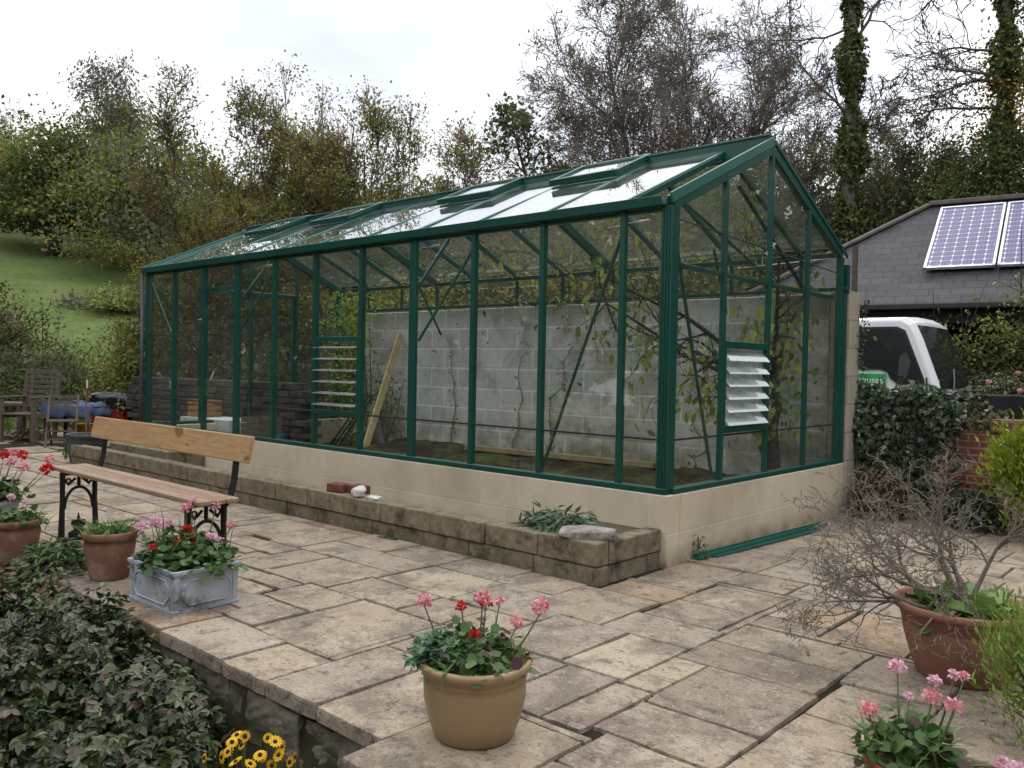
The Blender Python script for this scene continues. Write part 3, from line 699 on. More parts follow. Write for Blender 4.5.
for (x, y, rz, lab) in ((-2.33, -.55, .2, 'red brick at the left of the two lying on the planter edge'), (-2.17, -.50, -.05, 'darker red brick partly behind the white stone on the planter')):
    o = MB().box((0, 0, 0), (.15, .095, .06)).build('brick', M['brick'], bevel=.006); o.location = (x, y, .245); o.rotation_euler = (0, 0, rz); tag(o, lab, 'brick', 'bricks on the planter edge')
# green aluminium lengths left at the foot of the gable wall
for i, (a, b, z, lab) in enumerate((((.055, .26, .02), (.14, 1.95, .02), .0, 'green metal channel lying against the foot of the gable base wall'), ((.10, .40, .014), (.19, 1.75, .014), .0, 'thinner green metal strip lying just outside the green channel'))):
    mb = MB(); w_ = .05 if i == 0 else .022
    a = V(*a); b = V(*b); s = nrm(np.cross((0, 0, 1), b-a))
    mb.beam(a-V(0, 0, .008), b-V(0, 0, .008), w_, .005); mb.beam(a+s*w_/2, b+s*w_/2, .004, .022); mb.beam(a-s*w_/2, b-s*w_/2, .004, .022 if i == 0 else .014)
    tag(mb.build('metal_channel' if i == 0 else 'metal_strip', M['greenlight']), lab, 'metal strip')

# ================================================================== bench
def bench():
    wood = NT('oiled_pine'); c = wood.co(scale=(1, 9, 9)); n = wood.noise(c, 6, 6, .65, 1.2); k = wood.ramp(n, [(.3, (.33, .18, .08)), (.55, (.45, .28, .14)), (.75, (.52, .35, .20))])
    k = wood.mix(k, (.16, .08, .03), wood.ramp(wood.noise(wood.co(scale=(2.2, 3, 3)), 3.2, 2, .4), [(.68, 0), (.74, .8)])); wood.set(k, .5, 0, .4); wood.bump(n, .25, .004)
    grey = NT('weathered_seat_wood'); c = grey.co(scale=(1, 9, 9)); n = grey.noise(c, 6, 6, .65, 1.2); k = grey.ramp(n, [(.3, (.20, .13, .08)), (.6, (.34, .23, .15)), (.8, (.42, .32, .23))]); grey.set(k, .5, 0, .45); grey.bump(n, .25, .004)
    iron = simple('black_cast_iron', (.012, .013, .016), .45, .2, .2, 10, .5, .2, 60)
    r = thing('garden_bench', 'wooden garden bench with orange pine backrest and black scrolled iron ends', 'bench', (-2.135, -2.085, 0))
    X0, X1 = -.925, .925
    for (y0, y1) in ((-.108, -.037), (-.033, .035), (.039, .106)):
        MB().bx(X0, X1, y0, y1, .425, .452).build('seat_board', grey.m, r, bevel=.008, seg=3)
    # backrest leans back a little
    R = np.array(Matrix.Rotation(radians(-12), 3, 'X'))
    mb = MB(); mb.box((0, .158, .682), (1.86, .03, .135), R)
    mb.build('backrest', wood.m, r, bevel=.006)
    for X in (X0+.16, X1-.13):
        e = MB()
        e.tube([(X, -.095, .424), (X, -.095, .25), (X, -.10, .0)], [.017, .015, .02], 8); e.tube([(X, .095, .424), (X, .095, .25), (X, .105, .0)], [.017, .015, .02], 8)
        e.bx(X-.02, X+.02, -.10, .10, .405, .424)
        arch = [(X, .083*cos(a), .20+.13*sin(a)) for a in np.linspace(0, pi, 17)]; e.tube(arch, .010, 6)
        for s in (-1, 1):
            e.tube([(X, s*.09, .39), (X, s*.06, .345), (X, s*.02, .385)], .009, 6); e.tube([(X+.0, s*.062+.014*cos(a), .37+.014*sin(a)) for a in np.linspace(0, 2*pi, 11)], .006, 5)
        e.tube([(X, 0, .404), (X, 0, .34)], .011, 6)
        fl = [(-.07, 0), (-.075, .03), (-.03, .045), (-.055, .075), (-.05, .095), (-.012, .10), (0, .14), (.012, .10), (.05, .095), (.055, .075), (.03, .045), (.075, .03), (.07, 0)]
        e.prism([(p[0]*.8, p[1]*1.1+.02) for p in fl], (X-.006, 0, 0), (0, 1, 0), (0, 0, 1), .012)
        e.bx(X-.018, X+.018, -.11, .115, .0, .025)
        e.build('iron_end', iron, r, bevel=.002, seg=1, smooth=False)
        b = MB(); pts = [(.07, .40), (.10, .45), (.118, .52), (.126, .60), (.140, .68), (.150, .73)]
        for (p, q) in zip(pts, pts[1:]): b.beam((X+.02, p[0]+.02, p[1]), (X+.02, q[0]+.02, q[1]), .045, .014, (0, 1, 0))
        b.build('back_bracket', iron, r, bevel=.003)
bench()

# ================================================================== pots and plants
GER = leafmat('geranium_leaf', [(0, (.03, .07, .02)), (.55, (.07, .14, .035)), (.8, (.10, .17, .05)), (.86, (.05, .025, .022)), (1, (.07, .03, .028))])
BLADE = leafmat('grassy_blade', [(0, (.06, .15, .03)), (.6, (.12, .24, .05)), (1, (.22, .30, .10))])
PINK = leafmat('pink_petal', [(0, (.62, .20, .26)), (.5, (.80, .36, .42)), (1, (.85, .55, .58))], .6, .3)
PALEPINK = leafmat('pale_pink_petal', [(0, (.68, .34, .45)), (1, (.86, .62, .72))], .6, .3)
RED = leafmat('red_petal', [(0, (.45, .012, .012)), (1, (.72, .03, .03))], .6, .3)
ORANGE = leafmat('orange_petal', [(0, (.65, .12, .01)), (1, (.80, .25, .03))], .6, .3)
STEM = simple('green_stem', (.09, .13, .04), .6)
BROWNSTEM = simple('brown_twig', (.10, .075, .05), .8, 0, .3, 30)
GREYTWIG = simple('grey_twig', (.18, .15, .12), .85, 0, .35, 20)
def flower_head(c, r, mat, parent, rng, n=80):
    lf = LF(); d = rdir(rng, n, .35); P = np.asarray(c)+d*r*rng.uniform(.35, .85, (n, 1))*np.array([1, 1, .75])
    t = rdir(rng, n); t -= d*(t*d).sum(1, keepdims=True)*.7
    lf.put('petal', P, t+d*.5, d, r*rng.uniform(.42, .66, n), rng.uniform(0, 1, n)); return lf.build('flower_head', mat, parent)
def foliage_dome(lf, c, r, h, n, kind, size, rng, tlo=0, thi=1, droop=.2):
    th = rng.uniform(0, 2*pi, n); q = np.sqrt(rng.uniform(0, 1, n)); z = np.sqrt(np.maximum(0, 1-q**2))
    lay = rng.uniform(.55, 1.05, n)
    P = np.stack([c[0]+r[0]*q*np.cos(th)*lay, c[1]+r[1]*q*np.sin(th)*lay, c[2]+h*z*lay*rng.uniform(.6, 1.1, n)], 1)
    D = np.stack([np.cos(th), np.sin(th), -droop+rng.normal(0, .3, n)], 1)+rng.normal(0, .5, (n, 3)); N = np.stack([np.cos(th)*q*.7, np.sin(th)*q*.7, np.ones(n)], 1)+rng.normal(0, .35, (n, 3))
    lf.put(kind, P, D, N, size*rng.uniform(.6, 1.25, n), rng.uniform(tlo, thi, n))
def blades(lf, c, r, n, h, rng, spread=.5):
    P = np.asarray(c)+np.stack([rng.normal(0, r, n), rng.normal(0, r, n), np.zeros(n)], 1)
    D = rng.normal(size=(n, 3))*spread; D[:, 2] = 1; D /= np.linalg.norm(D, axis=1, keepdims=True); H = h*rng.uniform(.6, 1.1, n); B = np.cross(D, rng.normal(size=(n, 3))); B /= np.linalg.norm(B, axis=1, keepdims=True)
    out = D.copy(); out[:, 2] = 0
    W = .0035; q = [P-B*W, P+B*W]; m = P+D*H[:, None]*.55; e = P+D*H[:, None]*.95+out*H[:, None]*.45-np.array([0, 0, 1])*H[:, None]*.12
    vv = np.stack([P-B*W, P+B*W, m+B*W*.8, e, m-B*W*.8], 1)
    lf.v.append(vv.reshape(-1, 3)); base = lf.n+np.arange(n)*5; lf.f.append((base[:, None]+np.array([0, 1, 2, 4, 4, 2, 3])[None]).ravel()); lf.s.append(np.tile([4, 3], n)); lf.t.append(np.repeat(rng.uniform(0, 1, n), 2)); lf.n += n*5

def pot_prof(r0, r1, h, lip=.02, th=.012):
    return [(0, 0), (r0, 0), (r0*1.02, .004), (r0+(r1-r0)*.45+.006, h*.4), (r0+(r1-r0)*.8+.006, h*.72), (r1-.008, h-lip*1.4), (r1+.004, h-lip*1.2), (r1+.006, h-.006), (r1, h), (r1-th, h), (r1-th-.004, h-.02), (r1-th-.006, h-.05), (0, h-.05)]
def geranium(name, label, loc, potmb, potmat, heads, seed, z0, fr, fh, nleaf, cat='potted plant', blade=0, group=None, leafsize=.045, smooth_=True, extra=None):
    rng = np.random.default_rng(seed); r = thing(name, label, cat, loc, 0, group); potmb.build('pot', potmat, r, smooth=smooth_, bevel=0 if smooth_ else .004)
    lf = LF(); foliage_dome(lf, (0, 0, z0), fr, fh, nleaf, 'disc', leafsize, rng, 0, 1); lf.build('foliage', GER, r)
    if blade:
        lb = LF(); blades(lb, (0, 0, z0-.02), fr[0]*.35, blade, max(fh*1.5, .17) if blade > 100 else fh*1.5, rng); lb.build('grass_blades', BLADE, r)
    for (hx, hy, hzz, hr, mt) in heads:
        pts = [(hx*.45, hy*.45, z0), (hx*.8, hy*.8, z0+(hzz-z0)*.55), (hx, hy, hzz-hr*.6)]
        MB().tube(pts, [.0035, .0028, .0022], 5).build('stem', STEM if rng.uniform() < .6 else BROWNSTEM, r, smooth=True)
        flower_head((hx, hy, hzz), hr, mt, r, rng)
    if extra: extra(r, rng)
    return r
RX, RYv = CR[0], CR[1]
def side(a, b=0.0):            # horizontal offset: a to the viewer's right, b away
    f = nrm((CF[0], CF[1], 0)); rr_ = nrm((CR[0], CR[1], 0)); q = rr_*a+f*b; return (q[0], q[1])
glaze = NT('ochre_glazed_pot'); c = glaze.co(); k = glaze.ramp(glaze.noise(c, 4, 5, .6), [(.3, (.27, .175, .085)), (.7, (.34, .235, .125))])
k = glaze.mix(k, (.42, .32, .20), glaze.ramp(glaze.noise(c, 9, 6, .7), [(.58, 0), (.75, .4)])); glaze.set(k, .38, 0, .5); M['ochre'] = glaze.m
M['terra'] = simple('terracotta', (.27, .105, .06), .75, 0, .2, 6, .3, .2, 50, ((.36, .25, .19), .58, 5))
M['terradull'] = simple('limed_terracotta', (.21, .10, .065), .8, 0, .3, 5, .3, .3, 50, ((.34, .26, .21), .52, 6))
M['terradark'] = simple('terracotta_brown', (.25, .115, .08), .7, 0, .2, 5, .35, .2, 50, ((.13, .07, .05), .55, 4))
M['lead'] = simple('grey_lead_effect', (.36, .39, .43), .65, 0, .2, 9, .35, .3, 40, ((.10, .11, .10), .54, 7))
M['potsoil'] = M['soil']
def yellow_extra(r, rng):
    lf = LF(); s = side(-.09, .0); foliage_dome(lf, (s[0], s[1], .21), (.13, .12), .11, 520, 'palm', .034, rng); lf.build('strawberry_foliage', leafmat('bluish_leaf', [(0, (.05, .12, .06)), (1, (.12, .22, .11))]), r)
    for k in range(3):
        s0 = side(*[(-.05, -.1), (.05, -.13), (.02, -.12)][k]); s1 = side(*[(-.085, -.155), (.085, -.165), (.11, -.12)][k])
        MB().tube([(s0[0]*.6, s0[1]*.6, .23), (s0[0], s0[1], .262), (s1[0], s1[1], .235), (s1[0]*1.05, s1[1]*1.05, .20)], [.004, .004, .003, .001], 4).build('leaf_blade', STEM, r)
yp = [(0, 0), (.112, 0), (.122, .006), (.142, .06), (.155, .12), (.157, .165), (.156, .182), (.159, .185), (.156, .189), (.158, .194), (.163, .203), (.171, .212), (.174, .224), (.170, .235), (.160, .236), (.154, .226), (.152, .20), (0, .20)]
hd = []
for (a, b, z, rr, mt) in ((-.118, 0, .405, .027, PINK), (.013, 0, .415, .029, PINK), (.052, .05, .395, .018, PINK), (-.035, .05, .375, .02, RED), (.02, .06, .385, .022, RED), (.145, .0, .392, .032, PINK), (.0, -.05, .32, .017, RED), (-.02, .0, .315, .014, RED), (.092, .0, .345, .023, PINK)):
    s = side(a*1.35, b); hd.append((s[0], s[1], z, rr*.86, mt))
geranium('potted_geranium', 'ochre glazed pot of pink and red geraniums on the front patio corner', (.772, -2.34, 0), MB().lathe(yp, 48), M['ochre'], hd, 3, .2, (.165, .165), .13, 330, blade=60, extra=yellow_extra, leafsize=.030)

# lead-look trough with raised panels
def trough():
    cx, cy = -1.205, -2.265; r = thing('lead_trough', 'square grey lead-look trough full of red and pink geraniums by the bench end', 'planter', (cx, cy, 0), .03)
    Lx, Ly, H = .43, .33, .19; mb = MB()
    o_ = [(-Lx/2, -Ly/2), (Lx/2, -Ly/2), (Lx/2, Ly/2), (-Lx/2, Ly/2)]
    def ringz(s, z): return [(x*s, y*s, z) for x, y in o_]
    secs = [(.96, 0), (.97, .012), (.94, .016), (.955, H-.03), (.98, H-.022), (1.0, H-.012), (1.0, H), (.92, H), (.88, H-.05)]
    vs = [p for s, z in secs for p in ringz(s, z)]
    mb.add(vs, [(i*4+k, i*4+(k+1) % 4, (i+1)*4+(k+1) % 4, (i+1)*4+k) for i in range(len(secs)-1) for k in range(4)]+[(3, 2, 1, 0), tuple(len(secs)*4-4+k for k in range(4))])
    def panel(o, ax, W):
        w2, h2, c_ = W/2, .055, .03; oc = [(-w2, -h2+c_), (-w2+c_, -h2), (w2-c_, -h2), (w2, -h2+c_), (w2, h2-c_), (w2-c_, h2), (-w2+c_, h2), (-w2, h2-c_)]
        P = [V(*o)+V(*ax)*p[0]+V(0, 0, 1)*p[1] for p in oc]; mb.tube(P+[P[0]], .005, 6)
        P = [V(*o)+V(*ax)*p[0]*1.12+V(0, 0, 1)*p[1]*1.25 for p in [(-w2, -h2), (w2, -h2), (w2, h2), (-w2, h2)]]; mb.tube(P+[P[0]], .0025, 5)
    for s in (-1, 1):
        panel((0, s*Ly*.478, .088), (1, 0, 0), Lx*.72); panel((s*Lx*.478, 0, .088), (0, 1, 0), Ly*.7)
    mb.build('trough', M['lead'], r, bevel=.002, seg=1)
    rng = np.random.default_rng(21)
    lf = LF(); foliage_dome(lf, (.01, .01, .14), (.27, .22), .19, 900, 'disc', .034, rng, 0, .84); lf.build('foliage', GER, r)
    hs = [(-.15, .04, .36, .030, PALEPINK), (-.19, -.03, .345, .026, PALEPINK), (-.09, .02, .355, .028, PALEPINK), (-.22, .06, .33, .022, PALEPINK), (-.02, .08, .42, .03, PINK), (.0, .10, .455, .018, PALEPINK), (.10, .13, .43, .026, PINK),
          (.02, -.02, .335, .024, RED), (.0, -.08, .285, .022, RED), (.06, -.04, .29, .02, RED), (-.10, -.12, .27, .018, RED), (.12, .0, .30, .022, PALEPINK), (.19, .08, .34, .02, PINK), (.03, -.165, .19, .016, RED), (.16, .02, .28, .016, PALEPINK)]
    for (a, b, z, q, mt) in hs:
        s = side(a, b); MB().tube([(s[0]*.7, s[1]*.7, .2), (s[0]*.9, s[1]*.9, .2+(z-.2)*.6), (s[0], s[1], z-q*.6)], .0028, 5).build('stem', STEM, r); flower_head((s[0], s[1], z), q, mt, r, rng, 70)
    for k in range(9):
        a, b = rng.uniform(-.15, .2), rng.uniform(-.05, .12); s = side(a, b); z = rng.uniform(.3, .42)
        MB().tube([(s[0], s[1], .2), (s[0]*1.1, s[1]*1.1, z), (s[0]*1.3, s[1]*1.2, z+.05)], [.003, .002, .001], 4).build('stem', BROWNSTEM, r)
trough()

# pots at the left, in a loose row along the patio edge
def simple_pot(r0, r1, h): return MB().lathe(pot_prof(r0, r1, h, .03), 36)
def rh(spec): return [(*side(a, b), z, q, mt) for a, b, z, q, mt in spec]
geranium('potted_grass', 'terracotta pot of bright grassy leaves between the bench and the lead trough', (-1.86, -2.33, 0), simple_pot(.09, .125, .24), M['terradull'], [], 31, .2, (.13, .13), .06, 60, blade=170, leafsize=.03)
geranium('potted_sedum', 'dull terracotta pot with greyish leaves left of the bench front leg', (-2.72, -2.50, -.03), simple_pot(.10, .135, .235), M['terradull'],
         rh([(-.02, 0, .36, .02, PALEPINK), (.06, .02, .33, .018, PALEPINK)]), 32, .2, (.17, .17), .09, 160, blade=150, leafsize=.035)
geranium('planter_of_geraniums', 'blue-grey square planter with red, pink and orange geraniums at the left edge', (-3.25, -2.50, 0), MB().lathe([(0, 0), (.15, 0), (.20, .22), (.215, .225), (.215, .25), (.19, .25), (.185, .2), (0, .2)], 4), M['lead'],
         rh([(.04, 0, .50, .034, PINK), (.10, .03, .52, .03, RED), (-.02, .03, .53, .03, RED), (.16, .0, .49, .03, PINK), (.07, -.05, .46, .028, RED), (.2, .06, .52, .03, RED), (.24, .0, .455, .03, PINK), (-.12, 0, .48, .03, ORANGE), (-.18, .03, .47, .03, ORANGE),
             (-.08, .05, .5, .03, PINK), (.0, -.06, .44, .03, PINK), (.13, .08, .535, .026, PINK), (.36, .04, .44, .036, RED), (.34, .1, .50, .026, PINK), (-.05, -.02, .42, .024, RED)]), 33, .24, (.24, .24), .14, 420, leafsize=.042, smooth_=False)
# low planting at the patio edge, left
def dome_plant(name, label, c, r, h, n, kind, size, mat, seed, cat, stems=0, kind_=None, group=None):
    rng = np.random.default_rng(seed); root = thing(name, label, cat, c, 0, group); lf = LF(); foliage_dome(lf, (0, 0, 0), r, h, n, kind, size, rng); lf.build('foliage', mat, root)
    if stems:
        mb = MB()
        for k in range(stems):
            th = rng.uniform(0, 2*pi); q = rng.uniform(.2, .9); mb.tube([(0, 0, 0), (r[0]*q*.5*cos(th), r[1]*q*.5*sin(th), h*.5), (r[0]*q*cos(th), r[1]*q*sin(th), h*.9*math.sqrt(1-q*q*.8))], [.005, .004, .002], 4)
        mb.build('stems', BROWNSTEM, root)
    return root
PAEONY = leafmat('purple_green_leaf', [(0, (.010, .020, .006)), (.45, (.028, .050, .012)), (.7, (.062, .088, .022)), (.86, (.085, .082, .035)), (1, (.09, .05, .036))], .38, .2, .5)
SEDUM = leafmat('sedum_leaf', [(0, (.05, .08, .03)), (.5, (.11, .14, .06)), (.8, (.18, .15, .08)), (1, (.28, .11, .06))], .5, .2)
SAGE = leafmat('sage_leaf', [(0, (.06, .11, .06)), (.6, (.13, .19, .12)), (1, (.20, .26, .18))], .7, .2, .2)
def big_shrub():
    rng = np.random.default_rng(77); root = thing('peony_shrub', 'broad leafy purple-green shrub filling the sunken bed below the patio', 'shrub', (-1.0, -3.02, -.62)); lf = LF()
    n = 8500
    # a shell of whorled, hanging leaflets over an uneven mound
    u = rng.uniform(-1, 1, n); v = rng.uniform(-1, 1, n); k = (u*u+v*v) < 1; u, v = u[k], v[k]; n = len(u); lay = rng.uniform(0, 1, n)**.6
    hgt = (np.sqrt(np.maximum(0, 1-(u*u+v*v)**1.5))*.665)*(1+.13*np.sin(u*9+v*4)+.10*np.cos(v*12-u*5))
    P = np.stack([u*1.15, v*.62, .04+hgt*(.45+.55*lay)], 1)
    for i in range(2):
        D = rng.normal(size=(n, 3))*.7; D[:, 0] += u*.8; D[:, 1] += v*.9-.35; D[:, 2] -= .35; D /= np.linalg.norm(D, axis=1, keepdims=True)
        N = np.stack([u*.5, v*.6-.2, np.ones(n)], 1)+rng.normal(0, .25, (n, 3)); N /= np.linalg.norm(N, axis=1, keepdims=True); B = np.cross(N, D)
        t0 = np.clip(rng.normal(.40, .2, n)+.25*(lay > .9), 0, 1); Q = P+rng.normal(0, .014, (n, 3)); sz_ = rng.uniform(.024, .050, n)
        for ang, sc in ((0, 1.1), (.75, .95), (-.75, .95), (1.5, .6), (-1.5, .6)):
            if i and abs(ang) > 1: continue
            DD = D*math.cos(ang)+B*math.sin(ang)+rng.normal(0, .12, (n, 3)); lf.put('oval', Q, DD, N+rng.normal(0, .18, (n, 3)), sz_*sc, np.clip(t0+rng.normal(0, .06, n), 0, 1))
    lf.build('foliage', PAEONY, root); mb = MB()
    for q in range(40):
        a = rng.uniform(-.9, .9); b = rng.uniform(-.45, .45); mb.tube([(a*.4, b*.4, 0), (a*.8, b*.8, .25), (a, b, .45)], [.007, .005, .003], 5)
    mb.build('stems', BROWNSTEM, root)
big_shrub()
dome_plant('peony_shrub', 'smaller purple-tinged shrub at the far left behind the big leafy one', (-2.5, -2.92, -.62), (.75, .35), .60, 6000, 'oval', .05, PAEONY, 78, 'shrub', 20)
dome_plant('sedum_clump', 'low reddish and grey-green sedum clump at the patio edge under the pots', (-2.1, -2.56, -.2), (.5, .22), .27, 1500, 'oval', .04, SEDUM, 79, 'plant', 20)
dome_plant('sedum_clump', 'grey-green leafy clump spilling over the patio edge at the far left', (-3.1, -2.66, -.3), (.5, .2), .33, 1300, 'oval', .045, SEDUM, 80, 'plant', 20)
dome_plant('fern_clump', 'fresh green ferny clump in front of the dull terracotta pot', (-2.25, -2.45, -.02), (.26, .16), .17, 600, 'lance', .07, GER, 81, 'plant', 12)
s_ = dome_plant('sage_plant', 'low grey-green sage bush growing at the planter corner', (-.42, -.42, .16), (.30, .16), .16, 620, 'lance', .075, SAGE, 82, 'plant', 14)
# rudbeckias
def rudbeckia():
    rng = np.random.default_rng(90); root = thing('rudbeckia_clump', 'yellow black-eyed daisies growing below the patio edge', 'flowers', (-.05, -2.72, -.62))
    Y = leafmat('yellow_petal', [(0, (.75, .38, .01)), (1, (.85, .58, .02))], .6, .3); dark = simple('dark_flower_eye', (.025, .012, .008), .9)
    lf = LF(); foliage_dome(lf, (0, 0, 0), (.24, .10), .24, 300, 'lance', .08, rng); lf.build('foliage', GER, root)
    pts = [(205, 758), (232, 742), (228, 752), (237, 735), (262, 758), (275, 742), (283, 747), (268, 738), (260, 755), (290, 762), (222, 757), (242, 745), (279, 755), (250, 764), (170, 767), (245, 736), (272, 765), (296, 757), (236, 762)]
    for px, py in pts:
        d = rng.uniform(2.62, 2.8); p = at(px, py, d)-V(-.05, -2.72, -.62); nn = nrm(V(*(-(CF)))*.8+V(0, 0, .7)+rng.normal(0, .5, 3))
        MB().tube([(p[0]*.8, p[1]*.8, 0), (p[0]*.95, p[1]*.95, p[2]*.6), p-nn*.004], .0025, 5).build('stem', STEM, root)
        a = nrm(np.cross(nn, (0.2, .1, 1))); b = np.cross(nn, a); l2 = LF(); th = np.arange(13)/13*2*pi+rng.uniform(0, 1)
        D = np.outer(np.cos(th), a)+np.outer(np.sin(th), b)+nn*rng.uniform(-.2, .25); R = rng.uniform(.014, .023)
        l2.put('oval', np.tile(p, (13, 1))+D*.003, D, np.tile(nn, (13, 1)), R, rng.uniform(0, 1, 13)); h = l2.build('flower_head', Y, root)
        MB().lathe([(0.0001, .008), (.005, .0065), (.0075, .002), (.0075, -.001)], 10).build('flower_eye', dark, h).matrix_local = Matrix.Translation(Vector(p))@Vector(nn).to_track_quat('Z', 'Y').to_matrix().to_4x4()
rudbeckia()
# ---- big terracotta bowl with a nearly bare shrub
def bare_shrub():
    r = thing('potted_shrub', 'wide terracotta bowl holding a nearly leafless spreading grey shrub', 'potted plant', (1.72, -.70, 0))
    prof = [(0, 0), (.155, 0), (.16, .01), (.185, .08), (.205, .15), (.212, .19), (.209, .193), (.212, .197), (.222, .235), (.235, .243), (.245, .252), (.246, .268), (.238, .275), (.222, .272), (.215, .25), (.0, .24)]
    MB().lathe(prof, 56).build('pot', M['terradark'], r, smooth=True)
    rng = np.random.default_rng(41); segs = []; tips = []
    cfg = dict(n=[6, 6, 5, 4], wob=[.22, .28, .34, .4], up=[.02, .02, .02, .02], start=[.35, .33, .33], kids=[2, 1, 1], ang=[(.35, .9), (.4, 1.0), (.4, 1.1)], len=[(.45, .78), (.42, .7), (.4, .65)])
    L_ = side(-1, 0)
    dirs = [(-1.0, .1, .62, .50), (-.95, -.2, .30, .46), (-.8, .3, .9, .44), (-.55, .0, 1.1, .42), (-1.0, -.1, .05, .44), (-.2, .3, 1.2, .44), (.3, .1, 1.2, .42), (.6, .0, .8, .36), (-.9, .2, .45, .52), (-.45, -.5, .6, .36), (.1, -.4, 1.0, .34)]
    for a, b, c_, ln in dirs:
        s = side(a, b); grow(rng, (rng.normal(0, .02), rng.normal(0, .02), .23), (s[0], s[1], c_), ln, .011, 0, cfg, segs, tips)
    segs = [q for q in segs if q[1][2] > -.0]
    wood_mesh('branches', segs, GREYTWIG, r, minr=.0015)
    lf = LF(); T_ = [t for t in tips if t[2] == 3]; idx = rng.choice(len(T_), min(len(T_), 1500), replace=False)
    P = np.array([T_[i][0] for i in idx]); D = np.array([T_[i][1] for i in idx])
    lf.put('lance', P, D+rng.normal(0, .4, D.shape), rng.normal(size=D.shape), rng.uniform(.008, .02, len(P)), rng.uniform(0, 1, len(P)))
    lf.build('twig_leaves', leafmat('olive_twig_leaf', [(0, (.07, .08, .03)), (.7, (.14, .15, .06)), (1, (.12, .03, .02))]), r)
    lf = LF(); foliage_dome(lf, (.0, 0, .225), (.19, .19), .09, 120, 'disc', .075, rng, .3, .8); lf.build('foliage', BLADE, r)
bare_shrub()
# fine yellow-green foliage at the right edge
def fine_bush(name, label, c, R, n, size, mat, seed, kind='lance', cat='shrub', up=.8, twigs=60):
    rng = np.random.default_rng(seed); root = thing(name, label, cat, c); M_ = 70
    d = rdir(rng, M_); ctr = d*np.array(R)*rng.uniform(.3, .95, (M_, 1))+np.array([0, 0, R[2]])
    k = rng.integers(0, M_, n); P = ctr[k]+rng.normal(size=(n, 3))*np.array(R)*.17
    D = (ctr[k]-np.array([0, 0, R[2]*.4]))/np.array(R)*.8+rng.normal(size=(n, 3))*.55; D[:, 2] += up
    lf = LF(); lf.put(kind, P, D, rng.normal(size=(n, 3)), size*rng.uniform(.6, 1.3, n), np.clip(rng.uniform(0, 1, M_)[k]*.5+rng.uniform(0, .5, n), 0, 1)); lf.build('foliage', mat, root)
    mb = MB()
    for q in range(min(twigs, M_)): mb.tube([(0, 0, 0), ctr[q]*V(.5, .5, .6), ctr[q], ctr[q]*V(1.08, 1.08, 1.05)], [.008*R[2]/.3, .005*R[2]/.3, .003*R[2]/.3, .001], 5)
    mb.build('stems', BROWNSTEM, root); return root
YG = leafmat('yellow_green_needle', [(0, (.10, .16, .03)), (.6, (.22, .32, .06)), (1, (.40, .48, .14))])
fine_bush('lime_shrub', 'feathery lime-green shrub at the right edge in front of the terracotta bowl', (2.09, -1.16, 0), (.21, .21, .25), 5200, .028, YG, 50)
fine_bush('golden_conifer', 'golden yellow-green conifer against the brick wall at the right edge', (1.40, 2.42, 0), (.30, .26, .48), 6500, .05, leafmat('golden_needle', [(0, (.12, .18, .02)), (.6, (.28, .34, .03)), (1, (.46, .46, .06))]), 51)
# front-right geranium in a red pot
GX, GY = 1.885, -1.90
hd = rh([(-.10, 0, .265, .022, PINK), (-.03, .0, .375, .022, PALEPINK), (.06, .0, .30, .022, PINK), (.075, .02, .335, .016, PALEPINK), (.125, .02, .35, .015, PALEPINK), (.14, .0, .355, .013, PINK), (.10, -.03, .29, .02, PINK), (.245, .0, .13, .02, PALEPINK), (.29, .02, .11, .02, PALEPINK), (.0, .0, .30, .012, PALEPINK)])
geranium('potted_geranium', 'red pot of dark-leaved pale pink geraniums at the lower right corner', (GX, GY, 0), MB().lathe(pot_prof(.075, .10, .14, .02), 32), simple('red_pot', (.42, .05, .03), .45), hd, 61, .12, (.13, .13), .13, 240, blade=90, leafsize=.033)
# weeds on the paving
for i, (c, r_, h, n, lab) in enumerate([((.045, .30, .0), (.05, .04), .17, 60, 'small green weed against the corner of the gable wall'), ((1.02, -2.62, -.25), (.09, .05), .3, 60, 'bright green weed climbing beside the projecting corner slab'),
                                       ((-1.62, -.67, 0), (.07, .03), .03, 40, 'small green weed at the foot of the planter blocks')]):
    dome_plant('weed', lab, c, r_, h, n, 'lance', .04, GER, 100+i, 'weed', 3)

